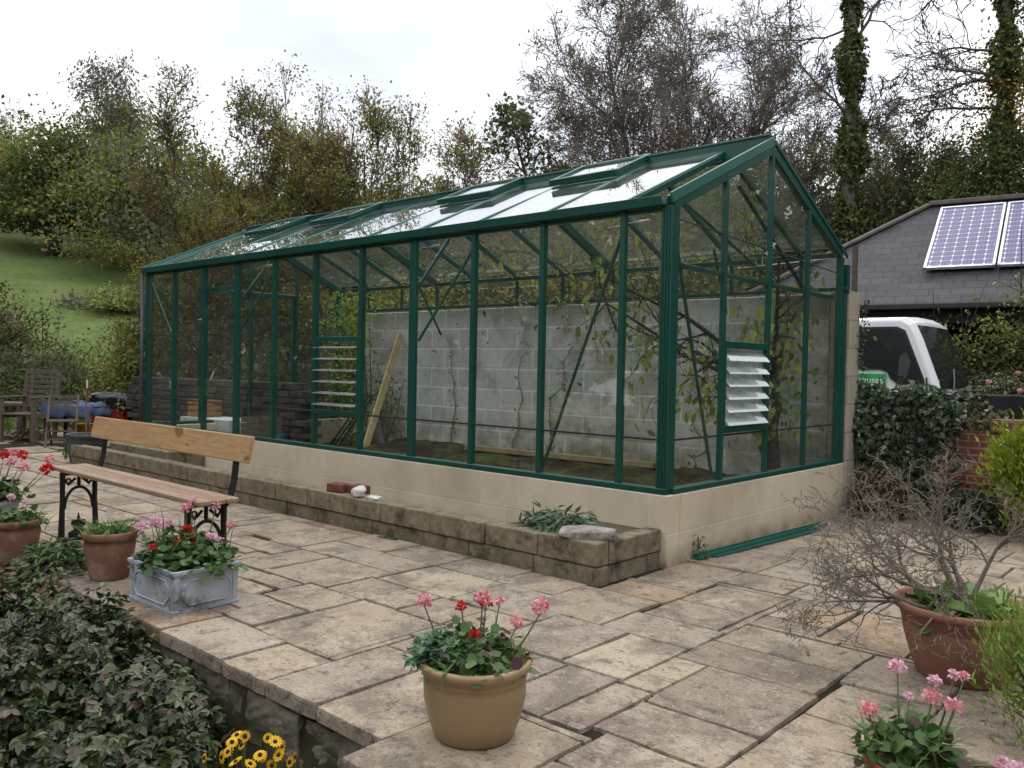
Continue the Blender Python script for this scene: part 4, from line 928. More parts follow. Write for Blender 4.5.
# ================================================================== carport, truck, walls on the right
FH = nrm((CF[0], CF[1], 0)); RH = nrm((CR[0], CR[1], 0)); UP = V(0, 0, 1)
def slate():
    t = NT('grey_slate'); b = t.n('ShaderNodeTexBrick', {'Vector': t.co('UV'), 'Color1': (.032, .031, .038, 1), 'Color2': (.055, .052, .06, 1), 'Mortar': (.012, .012, .014, 1), 'Scale': 1.0, 'Mortar Size': .006, 'Bias': -.1, 'Brick Width': .32, 'Row Height': .215})
    c = t.co(); n = t.noise(c, 5, 6, .7); k = t.mix(b.outputs['Color'], (.075, .072, .078), t.ramp(n, [(.5, 0), (.75, .6)]))
    t.set(k, .6, 0, .25); t.bump(t.math('SUBTRACT', t.math('MULTIPLY', n, .15), b.outputs['Fac']), .8, .02); return t.m
def carport():
    e1 = nrm(RH*cos(radians(34))-FH*sin(radians(34))); e2 = nrm(np.cross(UP, e1))          # along the eave, and away
    O = V(-4.9, 9.75, 2.27)
    root = thing('carport', 'open-fronted carport with a hipped slate roof and dark shaded bays', 'carport', (O[0], O[1], -.35)); base = V(O[0], O[1], -.35)
    z0 = 2.27+.35; W = 12.5; D = 5.9; H = 2.07; h = D/2
    P = lambda a, b, z: e1*a+e2*b+UP*z
    mb = MB(); e = P(0, 0, z0), P(W, 0, z0), P(W, D, z0), P(0, D, z0); r0, r1 = P(h, h, z0+H), P(W-h, h, z0+H)
    th = V(0, 0, -.10); vs = list(e)+[r0, r1]; vs2 = [v+th for v in vs]
    F = [(0, 1, 5, 4), (1, 2, 5), (2, 3, 4, 5), (3, 0, 4)]
    mb.add(vs+vs2, F+[tuple(i+6 for i in f)[::-1] for f in F]+[(i, 6+i, 6+(i+1) % 4, (i+1) % 4) for i in range(4)]); mb.build('roof', slate(), root)
    tile = simple('ridge_tile', (.13, .11, .095), .85, 0, .3, 6, .3, .5, 30); mb = MB(); nn = UP*.02
    for a, b in ((e[0], r0), (e[3], r0), (e[1], r1)): mb.beam(a+nn, b+nn, .20, .06)
    mb.beam(r0+nn, r1+nn, .24, .09); mb.build('ridge_tiles', tile, root, bevel=.02)
    blk = simple('black_gutter', (.012, .012, .013), .5); mb = MB(); mb.beam(P(0, -.05, z0-.06), P(W, -.05, z0-.06), .1, .1); mb.build('gutter', blk, root, bevel=.02)
    dk = simple('dark_timber', (.02, .017, .014), .8)
    for a in (.25, 3.5, 6.8, 10.2): MB().beam(P(a, .25, 0), P(a, .25, z0-.2), .16, .16).build('post', dk, root)
    MB().beam(P(.1, .25, z0-.22), P(W-.1, .25, z0-.22), .16, .2).build('beam', dk, root)
    mb = MB(); mb.beam(P(.1, D-.3, (z0-.15)/2), P(W-.1, D-.3, (z0-.15)/2), .2, z0-.15); mb.beam(P(.2, .4, (z0-.15)/2), P(.2, D-.45, (z0-.15)/2), .2, z0-.15); mb.beam(P(W-.2, .4, (z0-.15)/2), P(W-.2, D-.45, (z0-.15)/2), .2, z0-.15)
    mb.build('wall', simple('dark_boarded_wall', (.05, .04, .032), .9), root)
    # solar panels lie on the slates
    sl = nrm(e2*h+UP*H); nn = nrm(np.cross(e1, sl)); n_ = nn
    cell = NT('solar_cell'); uv = cell.co('UV'); s = cell.n('ShaderNodeSeparateXYZ', {0: uv})
    t = cell
    def line(ax, step, w): 
        f = t.math('FRACT', t.math('DIVIDE', s.outputs[ax], step)); return t.math('LESS_THAN', t.math('ABSOLUTE', t.math('SUBTRACT', f, .5)), w)
    gl = t.math('MAXIMUM', line('X', .16, .03), line('Y', .16, .03)); f2 = t.math('MINIMUM', line('X', .16, .11), line('Y', .16, .11)); thin = line('X', .053, .05)
    k = t.mix((.085, .085, .19), (.17, .18, .30), thin); k = t.mix(k, (.42, .43, .52), gl); k = t.mix(k, (.70, .70, .76), f2); t.set(k, .4, 0, .25)
    def onroof(px, py, off=.0):
        d = CF+CR*((px-512)/FPX)+CD*((py-384)/FPX); q = base+e[0]+n_*off; return CAMPOS+d*(((q-CAMPOS)@n_)/(d@n_))
    A, B, C_, D_ = [onroof(*p, .11) for p in ((923, 268), (995, 265), (1009, 202), (944, 207))]
    w_ = np.dot(B-A, e1); hgt = np.dot(D_-A, sl); a0 = np.dot(A-base-e[0], e1); s0 = np.dot(A-base-e[0], sl)
    print('PANEL', w_, hgt, a0, s0)
    for i in range(5):
        r = thing('solar_panel', ['dark blue solar panel at the left end of the row on the slate roof', 'dark blue solar panel second in the row, cut by the right edge', 'third solar panel of the roof row', 'fourth solar panel of the roof row', 'last solar panel of the roof row'][i], 'solar panel', base+e[0]+e1*(a0+i*(w_+.03))+sl*s0+n_*.09, 0, 'solar panels on the carport roof') if i < 2 else None
        if r is None: break
        fr = MB(); q = lambda a, b: e1*a+sl*b
        for (a, b) in ((q(0, .02), q(w_, .02)), (q(0, hgt-.02), q(w_, hgt-.02)), (q(.02, 0), q(.02, hgt)), (q(w_-.02, 0), q(w_-.02, hgt))): fr.beam(a, b, .04, .045, n_)
        fr.build('panel_frame', simple('panel_frame', (.55, .56, .58), .35, .5), r)
        c = MB(); c.beam(q(w_/2, .03), q(w_/2, hgt-.03), w_-.06, .02, n_); o = c.build('panel_cells', cell.m, r)
        # panel-aligned coordinates
        uvl = o.data.uv_layers[0]; arr = []
        for lp in o.data.loops: v = np.array(o.data.vertices[lp.vertex_index].co); arr += [v@e1, v@sl]
        uvl.data.foreach_set('uv', arr)
carport()
def _later(): pass

def truck():
    a = radians(41); fx = nrm(RH*cos(a)-FH*sin(a)); fy = np.cross(UP, fx)       # forward, and away from us
    O = at(858, 384, 11.4); O = V(O[0], O[1], -.35)
    root = thing('truck', 'white flatbed truck cab with dark windows and a green door sign behind the ivy wall', 'truck', O, math.atan2(fx[1], fx[0]))
    white = simple('white_vehicle_paint', (.74, .76, .78), .25, 0, .04, 2, .5); blk = simple('black_trim', (.012, .012, .013), .5); tyre = simple('tyre_rubber', (.015, .015, .015), .9)
    # side outline: x forward from the cab rear, z up
    ol = [(-.55, .55), (-.55, 2.16), (-.40, 2.225), (.56, 2.225), (.68, 2.15), (.78, 1.93), (.98, 1.40), (1.02, 1.26), (1.06, 1.05), (1.10, .60), (1.08, .45), (-.4, .45)]
    Wd = 1.72
    def shell(y, s): return [(x, y, z) for x, z in ol]
    ring = []
    for y, ins in ((0, .05), (.06, .0), (.5, -.02), (Wd-.5, -.02), (Wd-.06, .0), (Wd, .05)):
        ring.append([(x-(ins if x > .4 else 0)*1.4, y+(.055*(z-1.2) if (y < .1 and z > 1.2) else (-.055*(z-1.2) if (y > Wd-.1 and z > 1.2) else 0)), z-(ins*.8 if z > 2 else 0)) for x, z in ol])
    n = len(ol); vs = [p for r in ring for p in r]; fs = [(i*n+k, i*n+(k+1) % n, (i+1)*n+(k+1) % n, (i+1)*n+k) for i in range(5) for k in range(n)]; fs += [tuple(range(n))[::-1], tuple(5*n+k for k in range(n))]
    MB().add(vs, fs).build('cab', white, root, bevel=.02, smooth=False)
    sy = lambda z: .055*max(0, z-1.2)-.012
    def side_poly(name, pts, m, off=0.0, th=.014, parent=root):
        mb = MB(); A = [(x, sy(z)-off, z) for x, z in pts]; B = [(x, sy(z)-off+th, z) for x, z in pts]; k = len(pts)
        mb.add(A+B, [tuple(range(k)), tuple(range(k, 2*k))[::-1]]+[(i, k+i, k+(i+1) % k, (i+1) % k) for i in range(k)]); return mb.build(name, m, parent)
    win = [(-.38, 2.07), (.44, 2.07), (.54, 2.02), (.80, 1.43), (.80, 1.36), (.48, 1.37), (.41, 1.42), (.36, 1.52), (.28, 1.56), (-.38, 1.56)]
    dark = simple('dark_cab_window', (.02, .026, .026), .08, 0, .1, 2, .5)
    seal = [(x+(.0 if x > 0 else -.03)+(.03 if x > .3 else 0), z+(.03 if z > 1.6 else -.025)) for x, z in win]
    side_poly('window_seal', seal, blk, .0); side_poly('side_window', win, dark, .006)
    side_poly('seat_back', [(.50, 1.45), (.62, 1.45), (.66, 1.65), (.60, 1.76), (.52, 1.72)], simple('dark_seat', (.035, .037, .04), .6), .0081, .002)
    side_poly('door_seam', [(.845, 1.44), (.86, 1.44), (.90, .6), (.885, .6)], blk, .001, .013)
    sg = side_poly('door_sign', [(-.20, 1.13), (.36, 1.13), (.36, 1.475), (-.20, 1.475)], simple('green_sign', (.02, .34, .09), .4), .010)
    cu = bpy.data.curves.new('lettering_curve', 'FONT'); cu.body = 'greenhouses'; cu.size = .125; cu.extrude = .002; cu.align_x = 'RIGHT'
    tmp = bpy.data.objects.new('lettering_curve', cu); COL.objects.link(tmp); bpy.context.view_layer.update(); me = bpy.data.meshes.new_from_object(tmp); bpy.data.objects.remove(tmp)
    to = bpy.data.objects.new('sign_lettering', me); COL.objects.link(to); to.parent = sg; to.location = (.335, sy(1.3)-.014, 1.35); to.rotation_euler = (radians(90), 0, 0)
    me.materials.clear(); me.materials.append(simple('white_lettering', (.8, .82, .8), .5))
    # windscreen, wipers, mirror
    def front_pt(u, f):   # u across, f from top to bottom along the rake
        x = .70+(1.01-.70)*f-.012+.05*math.sin(pi*u); z = 2.12+(1.30-2.12)*f; return (x+.02*math.sin(pi*f)+.012, .07+.055*max(0, z-1.2)+u*(Wd-.14-.11*max(0, z-1.2)), z)
    vs = []; N1, N2 = 13, 9
    for i in range(N1):
        for j in range(N2): vs.append(front_pt(i/(N1-1), j/(N2-1)))
    back = [(x-.05, y, z) for x, y, z in vs]; F = [(i*N2+j, i*N2+j+1, (i+1)*N2+j+1, (i+1)*N2+j) for i in range(N1-1) for j in range(N2-1)]
    k = len(vs); edge = [j for j in range(N2)]+[i*N2+N2-1 for i in range(1, N1)]+[(N1-1)*N2+j for j in range(N2-2, -1, -1)]+[i*N2 for i in range(N1-2, 0, -1)]
    MB().add(vs+back, F+[tuple(q+k for q in f)[::-1] for f in F]+[(edge[i], edge[(i+1) % len(edge)], edge[(i+1) % len(edge)]+k, edge[i]+k) for i in range(len(edge))]).build('windscreen', dark, root, smooth=False)
    MB().tube([(1.12, .25, 1.24), (1.06, .5, 1.42), (.98, .8, 1.55)], .012, 5).build('wiper', blk, root)
    m = MB(); m.box((.92, -.14, 1.18), (.08, .12, .22)); m.tube([(.86, 0, 1.22), (.92, -.14, 1.22)], .014, 6).build('wing_mirror', blk, root, bevel=.03)
    # chassis, bed and wheels behind the wall
    MB().bx(-4.4, .9, .35, Wd-.35, .42, .56).build('chassis', blk, root); MB().bx(-4.5, -.62, -.02, Wd+.02, .60, .95).build('load_bed', white, root, bevel=.02)
    for x in (.45, -3.3):
        for y in (.12, Wd-.12):
            wl = MB().tube([(x, y-.11, .38), (x, y+.11, .38)], .38, 24).build('wheel', tyre, root, bevel=.02); MB().tube([(x, y-.125, .38), (x, y+.125, .38)], .2, 16).build('rim', simple('wheel_rim', (.5, .5, .5), .4), wl)
    MB().bx(1.10, 1.17, .1, Wd-.1, .45, .7).build('bumper', blk, root, bevel=.02)
    for y in (.22, Wd-.22): MB().bx(1.09, 1.145, y-.14, y+.14, .80, .98).build('headlight', simple('headlight_glass', (.6, .62, .65), .15), root, bevel=.02)
truck()

# brick wall with ivy
M['redbrick'] = blockmat('red_brickwork', (.26, .055, .035), (.17, .05, .035), (.22, .20, .17), bw=.155, bh=.0525, off=(0, 0, 0), ms=.008,
                         extra=lambda t, c, k: t.mix(k, (.07, .065, .05), t.ramp(t.noise(c, 5, 6, .7), [(.5, 0), (.62, .85)])))
mb = MB(); mb.bx(.62, 3.6, 2.90, 3.06, -.36, .70); tag(mb.build('brick_wall', M['redbrick'], bevel=.004), 'low weathered red brick wall beyond the bare shrub', 'brick wall')
mb = MB(); mb.bx(1.0, 3.6, 2.88, 3.09, .702, .80); tag(mb.build('brick_coping', M['redbrick'], bevel=.006), 'raised red brick course on the wall at the right edge', 'coping')
mb = MB(); mb.bx(.032, .618, 2.92, 3.10, -.36, .93); tag(mb.build('garden_wall', M['planter'], bevel=.01), 'mossy garden wall hidden under ivy beside the cream pier', 'garden wall')
IVY = leafmat('ivy_leaf', [(0, (.015, .035, .018)), (.6, (.035, .07, .032)), (.88, (.08, .11, .06)), (1, (.17, .18, .11))], .4, .15, .5)
DRYLEAF = leafmat('dry_leaf', [(0, (.10, .08, .04)), (1, (.25, .19, .10))])
def ivy_wall():
    rng = np.random.default_rng(91); root = thing('ivy', 'dark glossy ivy covering the garden wall in front of the white truck', 'ivy', (.35, 2.95, 0)); lf = LF(); n = 3800
    x = rng.uniform(-.36, .46, n); z = rng.uniform(0, 1, n)**.8*1.02; y = -.06-.07*rng.uniform(0, 1, n)-.05*np.sin(x*9+z*6)
    top = rng.uniform(0, 1, n) < .25; y = np.where(top, rng.uniform(-.08, .22, n), y); z = np.where(top, .95+rng.uniform(0, .07, n)+.03*np.sin(x*14), z)
    k = (z < .98+.05*np.sin(x*11)) | top; k &= ~((x > .25) & (z < .65) & (rng.uniform(0, 1, n) < .75)); P = np.stack([x, y, z], 1)[k]; n = len(P)
    D = rng.normal(size=(n, 3))*.6; D[:, 2] -= .7; N = rng.normal(size=(n, 3))*.45+np.array([0, -1, .35]); lf.put('ivy', P, D, N, rng.uniform(.03, .065, n), rng.uniform(0, 1, n)); lf.build('foliage', IVY, root)
    mb = MB()
    for q in range(26):
        x0 = rng.uniform(-.3, .4); p = V(x0, -.055, rng.uniform(0, .4)); pts = [p]
        for s in range(8): p = p+V(rng.normal(0, .05), rng.normal(0, .006), .09); pts.append(p)
        mb.tube(pts, .005, 5)
    mb.build('stems', BROWNSTEM, root)
    # drier growth on top, right
    rng = np.random.default_rng(92); root = thing('dry_creeper', 'pale dry creeper heaped on top of the garden wall right of the truck', 'creeper', (.72, 2.97, .72)); lf = LF(); n = 900
    P = np.stack([rng.normal(0, .16, n), rng.normal(0, .06, n), np.abs(rng.normal(0, .10, n))], 1); lf.put('ivy', P, rdir(rng, n), rdir(rng, n, .5), rng.uniform(.025, .05, n), rng.uniform(0, 1, n)); lf.build('foliage', leafmat('dry_creeper_leaf', [(0, (.04, .06, .025)), (.5, (.10, .11, .05)), (.8, (.22, .17, .10)), (1, (.30, .18, .08))]), root)
    # thin creeper trailing down the cream pier
    rng = np.random.default_rng(93); root = thing('creeper', 'thin creeper hanging down the right edge of the cream pier', 'creeper', (.05, 2.85, 0)); lf = LF(); n = 330
    z = rng.uniform(.3, 1.72, n); P = np.stack([.005+.012*np.sin(z*9)+rng.normal(0, .015, n)+.03*(z < 1.2), rng.normal(.02, .03, n), z], 1); lf.put('ivy', P, rdir(rng, n, -.5), rdir(rng, n), rng.uniform(.018, .035, n), rng.uniform(0, 1, n)); lf.build('foliage', IVY, root)
ivy_wall()
# low pinkish dry heads and grasses in front of the ivy
dome_plant('dry_perennial', 'pale brown-green perennial growing at the foot of the ivy', (.33, 2.62, 0), (.26, .18), .45, 900, 'lance', .06, DRYLEAF, 94, 'plant', 26)
dome_plant('euonymus', 'low dark leafy plant at the foot of the brick wall', (.95, 2.66, 0), (.3, .16), .34, 900, 'oval', .05, IVY, 95, 'plant', 10)
# black planter with roses further back on the right
def rosebox():
    p = at(1003, 395, 8.4); r = thing('rose_planter', 'black square planter with pink roses beyond the brick wall', 'planter', (p[0], p[1], -.35), .73); z = p[2]+.35
    MB().bx(-.25, .35, -.2, .2, 0, z).build('planter_box', simple('black_plastic', (.012, .013, .014), .5), r, bevel=.01)
    rng = np.random.default_rng(96); lf = LF(); foliage_dome(lf, (0, 0, z), (.34, .2), .26, 480, 'oval', .045, rng); lf.build('foliage', leafmat('rose_leaf', [(0, (.05, .07, .03)), (.7, (.12, .14, .07)), (1, (.20, .16, .11))]), r)
    for (a, b, zz) in ((-.26, -.2, .13), (.08, -.1, .22), (.02, -.25, .05)):
        flower_head((a, b, z+zz), .024, PINK, r, rng)
rosebox()

# ================================================================== trees and scrub
BARK = simple('grey_brown_bark', (.10, .085, .07), .9, 0, .35, 8, .2, .6, 20)
BARKD = simple('dark_bark', (.05, .042, .034), .9, 0, .35, 8, .2)
REDTWIG = simple('reddish_twig', (.12, .085, .06), .9, 0, .3, 12, .2)
def lm(name, a, b, c, d=None):
    q = lambda t: tuple(min(.8, x*1.55) for x in t)
    return leafmat(name, [(0, q(a)), (.45, q(b)), (.8, q(c)), (1, q(d or c))], .6, .35, .2)
AUT = lm('autumn_crab_leaf', (.045, .058, .014), (.10, .115, .026), (.15, .13, .032), (.21, .08, .022))
AUT2 = lm('olive_autumn_leaf', (.06, .072, .018), (.12, .13, .03), (.18, .16, .04), (.27, .17, .04))
DARKG = lm('dark_green_leaf', (.02, .032, .010), (.04, .06, .018), (.075, .095, .028))
YEL = lm('orange_yellow_leaf', (.11, .075, .014), (.22, .14, .022), (.34, .19, .028))
BRN = lm('brown_leaf', (.05, .042, .022), (.09, .072, .038), (.13, .10, .05))
IVYT = lm('tree_ivy_leaf', (.018, .03, .01), (.045, .065, .02), (.09, .11, .035), (.15, .16, .05))
GREYG = lm('grey_green_leaf', (.04, .05, .03), (.08, .09, .055), (.12, .125, .08))
SCRUB = lm('bramble_leaf', (.022, .026, .010), (.048, .046, .02), (.085, .07, .03), (.14, .09, .035))
LIGHTG = lm('fresh_green_leaf', (.05, .075, .018), (.11, .14, .035), (.20, .23, .07))

def tree(name, label, base, starts, cfg, leafm, nleaf, lsize, seed, bark=BARK, cat='tree', kind='kite', spread=.12, minr=.006, group=None, hang=0.0, inner=0, clumps=None, tmin=1):
    """starts: list of (direction, length, radius[, offset]); leaves sit along the outer twigs"""
    rng = np.random.default_rng(seed); root = thing(name, label, cat, base, 0, group); segs = []; tips = []
    for st in starts:
        off = st[3] if len(st) > 3 else (0, 0, 0); grow(rng, off, st[0], st[1], st[2], 0, cfg, segs, tips)
    wood_mesh('trunk', segs, bark, root, minr)
    if nleaf:
        T_ = [t for t in tips if t[2] >= tmin]; i = rng.integers(0, len(T_), nleaf); P = np.array([t[0] for t in T_])[i]+rng.normal(0, spread, (nleaf, 3)); D = np.array([t[1] for t in T_])[i]+rng.normal(0, .7, (nleaf, 3)); D[:, 2] -= hang
        lf = LF(); tint = np.clip(.5*rng.uniform(0, 1, len(T_))[i]+.5*rng.uniform(0, 1, nleaf), 0, 1)
        lf.put(kind, P, D, rng.normal(size=(nleaf, 3))+np.array([0, 0, .6]), lsize*rng.uniform(.6, 1.3, nleaf), tint); lf.build('crown', leafm, root)
    return root
def mound(name, label, base, R, nclump, n, lsize, mats, seed, cat='shrub', kind='kite', csz=.22, group=None, stuff=False, stems=True, hollow=.35):
    """a bush: leaf clumps over an uneven ellipsoid standing on base"""
    rng = np.random.default_rng(seed); root = thing(name, label, cat, base, 0, group)
    if stuff: root['kind'] = 'stuff'
    d = rdir(rng, nclump, .35); d[:, 2] = np.abs(d[:, 2]); R = np.array(R); rad = rng.uniform(hollow, 1, nclump)**.6*(1+.22*np.sin(d[:, 0]*7+seed)*np.cos(d[:, 1]*6))
    C = d*R*rad[:, None]; i = rng.integers(0, nclump, n); cs = csz*R.mean()*rng.uniform(.5, 1.2, nclump)
    P = C[i]+rng.normal(size=(n, 3))*cs[i][:, None]*np.array([1, 1, .75]); P[:, 2] = np.abs(P[:, 2])
    D = rng.normal(size=(n, 3))+d[i]*.4; N = d[i]*.8+rng.normal(size=(n, 3))*.6+np.array([0, 0, .4]); tint = np.clip(.55*rng.uniform(0, 1, nclump)[i]+.45*rng.uniform(0, 1, n), 0, 1)
    mats = mats if isinstance(mats, (list, tuple)) else [mats]; own = rng.integers(0, len(mats), nclump)[i]
    for m_i, m in enumerate(mats):
        s = own == m_i; lf = LF(); lf.put(kind, P[s], D[s], N[s], lsize*rng.uniform(.6, 1.3, s.sum()), tint[s]); lf.build('crown' if cat == 'tree' else 'foliage', m, root)
    if stems:
        segs = []
        for q in range(min(nclump, 40 if stems is True else 220)):
            a = V(rng.normal(0, .1), rng.normal(0, .1), 0)*R[0]; m_ = C[q]*V(.45, .45, .6)+(0 if stems is True else rng.normal(0, .25, 3)); r_ = .03*R.mean()/1.5*(1 if stems is True else .35)
            segs += [(a, m_, r_, r_*.7, 1), (m_, C[q], r_*.7, r_*.3, 2)]
            for e_ in range(3 if stems is True else 8):
                o_ = rng.normal(0, .2, 3)*R if stems is True else (rng.normal(0, .13, 3)*R[0]+V(0, 0, .12*R[0])); s_ = C[q] if stems is True else C[q]+(m_-C[q])*rng.uniform(0, .25)
                segs.append((s_, C[q]+o_, r_*.4, r_*.1, 2))
        wood_mesh('trunk' if cat == 'tree' and stems is True else 'stems', segs, BARKD if stems is True else REDTWIG, root, .005)
    return root
def G0(px, d, py=384): p = at(px, py, d); return (p[0], p[1], float(hz(p[0], p[1]))-.1)
def ztop(px, py, d): return at(px, py, d)[2]
def dirs(n, rng, tilt, up=1.0): return [nrm((rng.normal(0, tilt), rng.normal(0, tilt), up)) for _ in range(n)]

# crab apple: many upright stems behind the greenhouse
rng = np.random.default_rng(200)
b = G0(335, 16); H = (ztop(330, 75, 16)-b[2])*.79
cfgA = dict(n=[7, 6, 5, 4], wob=[.07, .16, .22, .28], up=[.03, .05, .04, .02], start=[.25, .2, .2], kids=[2, 2, 2], ang=[(.35, .95), (.4, .9), (.4, 1.0)], len=[(.18, .34), (.42, .65), (.4, .6)])
st = [(nrm(RH*a+FH*c+UP*1.0), H*l, .05) for a, c, l in ((-.98, .1, .72), (-.85, -.1, .80), (-.72, .1, .84), (-.52, -.1, .9), (-.34, -.1, .95), (-.16, .2, 1.0), (.02, -.1, 1.03), (.2, .1, .98), (.42, 0, .95), (.62, -.1, .90), (.80, .1, .84), (.95, .1, .7), (.30, .4, .95), (-.25, .45, .92), (0, -.35, .88))]
tree('crab_apple_tree', 'many-stemmed olive and rust coloured tree rising directly behind the greenhouse roof', b, st, cfgA, AUT2, 42000, .07, 201, REDTWIG, spread=.10, minr=.007)
# second: left of the greenhouse, long upright shoots
b = G0(222, 13.4); H = (ztop(180, 70, 13.2)-b[2])*.74
st = [(nrm(RH*a+FH*c+UP*1.0), H*l, .045) for a, c, l in ((-.42, .0, .5), (-.30, -.1, .58), (-.04, .1, 1.15), (.05, -.1, .74), (.25, .1, .76), (-.55, .1, .48), (.45, .1, .70), (-.15, -.3, .7), (.6, 0, .55), (0, .3, .74))]
tree('crab_apple_tree', 'loose rusty-leaved tree with one long bare shoot, left of the greenhouse', b, st, cfgA, AUT, 26000, .058, 202, REDTWIG, spread=.08, minr=.006)
b = G0(140, 13.2)
mound('crab_apple_bush', 'reddish-berried bush beside the left end of the greenhouse', b, (.62, .6, 1.7), 60, 6500, .075, [AUT, AUT2], 203, 'bush')
# dark round tree, far left, on the lawn
_q = [o for o in COL.objects if o.name.startswith('crab_apple_tree')]
def fill(root, px, d, ty, R, ncl, n, ls, mats, seed):
    b = G0(px, d); m = mound('crown_fill', 'x y z w', b, (R, R*.7, ztop(px, ty, d)-b[2]), ncl, n, ls, mats, seed, 'tree', csz=.085, stems=2, hollow=.3)
    for o in list(m.children): o.parent = root; o.location = Vector(b)-root.location
    bpy.data.objects.remove(m)
FILLS = [(0, 295, 16.2, 112, 1.2, 90, 15000, .065, 506), (0, 385, 16.4, 118, 1.2, 90, 15000, .065, 507), (1, 235, 14.4, 150, .95, 80, 11000, .06, 508), (0, 340, 16.3, 98, 2.1, 210, 34000, .07, 501), (0, 425, 16.8, 158, 1.1, 80, 10000, .07, 502), (0, 275, 16.0, 150, 1.3, 90, 13000, .065, 503), (1, 205, 13.8, 178, 1.0, 80, 13000, .055, 504), (1, 150, 14.0, 215, .9, 70, 11000, .055, 505)]
b = G0(40, 33); b = (b[0], b[1], ztop(40, 283, 33)-.15); Hc = ztop(60, 135, 33)-b[2]
cfgB = dict(n=[4, 5, 4, 4], wob=[.1, .18, .25, .3], up=[.05, .03, .02, .0], start=[.5, .2, .2], kids=[3, 2, 2], ang=[(.5, 1.1), (.5, 1.1), (.5, 1.1)], len=[(.6, .9), (.45, .7), (.4, .6)])
r_ = tree('round_tree', 'dark green round-headed tree with leaning trunk on the left lawn', b, [(nrm(RH*.3+UP), 3.6, .42)], cfgB, DARKG, 200, .2, 204, BARKD)
def crown_on(root, c, R, nclump, n, lsize, mats, seed, csz=.2, kind='kite'):
    m = mound('crown_tmp', 'x y z w', (0, 0, 0), R, nclump, n, lsize, mats, seed, 'tree', kind, csz, stems=False)
    for o in list(m.children): o.parent = root; o.location = c
    bpy.data.objects.remove(m)
crown_on(r_, tuple(RH*.9+UP*2.3), (3.6, 3.0, 3.6), 130, 22000, .19, [DARKG, DARKG, AUT2], 205)
b = G0(-30, 38); r_ = tree('round_tree', 'dark tree cut by the left edge of the picture', b, [(UP, 4, .2)], cfgB, DARKG, 100, .2, 206, BARKD); crown_on(r_, (0, 0, .5), (3.6, 3, 4.8), 90, 12000, .2, [DARKG], 207)
b = G0(165, 30); r_ = tree('round_tree', 'dark tree behind the rusty-leaved tree on the left', b, [(UP, 3, .2)], cfgB, DARKG, 100, .2, 208, BARKD); crown_on(r_, (0, 0, .6), (3.6, 3, 4.6), 100, 15000, .18, [DARKG, AUT2, GREYG], 209)
for k_, px, d, ty, R, ncl, n, ls, sd_ in FILLS: fill(_q[k_], px, d, ty, R, ncl, n, ls, [AUT2, AUT], sd_)
# weeping birch
b = G0(105, 40); H = ztop(100, 90, 40)-b[2]
cfgW = dict(n=[7, 6, 7], wob=[.05, .15, .12], up=[.03, -.06, -.30], start=[.35, .25], kids=[4, 3], ang=[(.3, .7), (.5, 1.2)], len=[(.25, .4), (.5, .85)])
tree('weeping_birch', 'slender grey weeping birch rising above the dark trees on the left', b, [(nrm(RH*-.03+UP), H, .16), (nrm(RH*.16+UP), H*.8, .1)], cfgW, GREYG, 6500, .17, 210, BARK, spread=.25, minr=.014, hang=1.2)
# small bare tree and green shoots near the middle
cfgT = dict(n=[6, 6, 6, 5], wob=[.1, .2, .25, .3], up=[.04, .05, .05, .03], start=[.3, .15, .15], kids=[2, 2, 2], ang=[(.35, .9), (.4, 1.0), (.4, 1.1)], len=[(.22, .38), (.45, .65), (.4, .6)])
b = G0(505, 27); H = (ztop(480, 122, 27)-b[2])*.85
tree('bare_tree', 'small leafless tree with fine twigs above the middle of the roof ridge', b, [(nrm(RH*-.12+UP), H*.85, .09), (nrm(RH*-.35+UP), H*.75, .06)], cfgT, BRN, 900, .1, 211, BARK, spread=.1, minr=.010)
b = G0(540, 22); H = (ztop(537, 112, 22)-b[2])*.88
r_ = tree('ivy_clad_tree', 'narrow ivy-clad green tree right of the small bare tree', b, [(nrm(RH*-.02+UP), H, .10), (nrm(RH*.16+UP), H*.8, .06)], dict(cfgT, len=[(.2, .34), (.4, .6), (.4, .6)]), IVYT, 3600, .12, 212, BARK, spread=.13, minr=.009, kind='ivy')
b = G0(585, 23); H = (ztop(600, 150, 23)-b[2])*.75
tree('hazel_scrub', 'olive twiggy scrub tree between the ivy-clad tree and the big bare tree', b, [(nrm(RH*a+FH*c+UP), H, .05) for a, c in ((-.5, 0), (-.2, .2), (.1, 0), (.4, .1), (.0, -.3))], cfgA, AUT2, 6500, .11, 213, BARK, spread=.18, minr=.009)
# the big nearly bare tree
b = G0(690, 24); H = (ztop(690, -15, 24)-b[2])*.86
cfgC = dict(n=[8, 5, 5, 4, 3], wob=[.08, .14, .2, .26, .3], up=[.02, .03, .03, .02, .0], start=[.15, .2, .2, .2], kids=[2, 2, 2, 1], ang=[(.3, .75), (.35, .8), (.4, .9), (.4, 1.0)], len=[(.26, .44), (.42, .62), (.45, .65), (.4, .6)])
st = [(nrm(RH*a+FH*c+UP*1.0), H*l, .11) for a, c, l in ((-.62, .1, .80), (-.3, -.2, .95), (.0, .1, 1.0), (.22, -.1, .97), (.48, .1, .85), (.75, 0, .72))]
tree('big_bare_tree', 'big spreading nearly leafless tree with brown leaves behind the greenhouse ridge', b, st, cfgC, lm('pale_brown_leaf', (.06, .048, .03), (.11, .085, .05), (.15, .11, .06)), 13000, .09, 214, simple('pale_grey_bark', (.17, .145, .125), .9, 0, .3, 8, .2), spread=.16, minr=.009, tmin=2)
b = G0(640, 23); mound('understorey_bush', 'brown-green undergrowth at the foot of the big bare tree', b, (3.6, 2.2, 3.3), 120, 16000, .10, [BRN, AUT2, SCRUB], 215, 'bush')
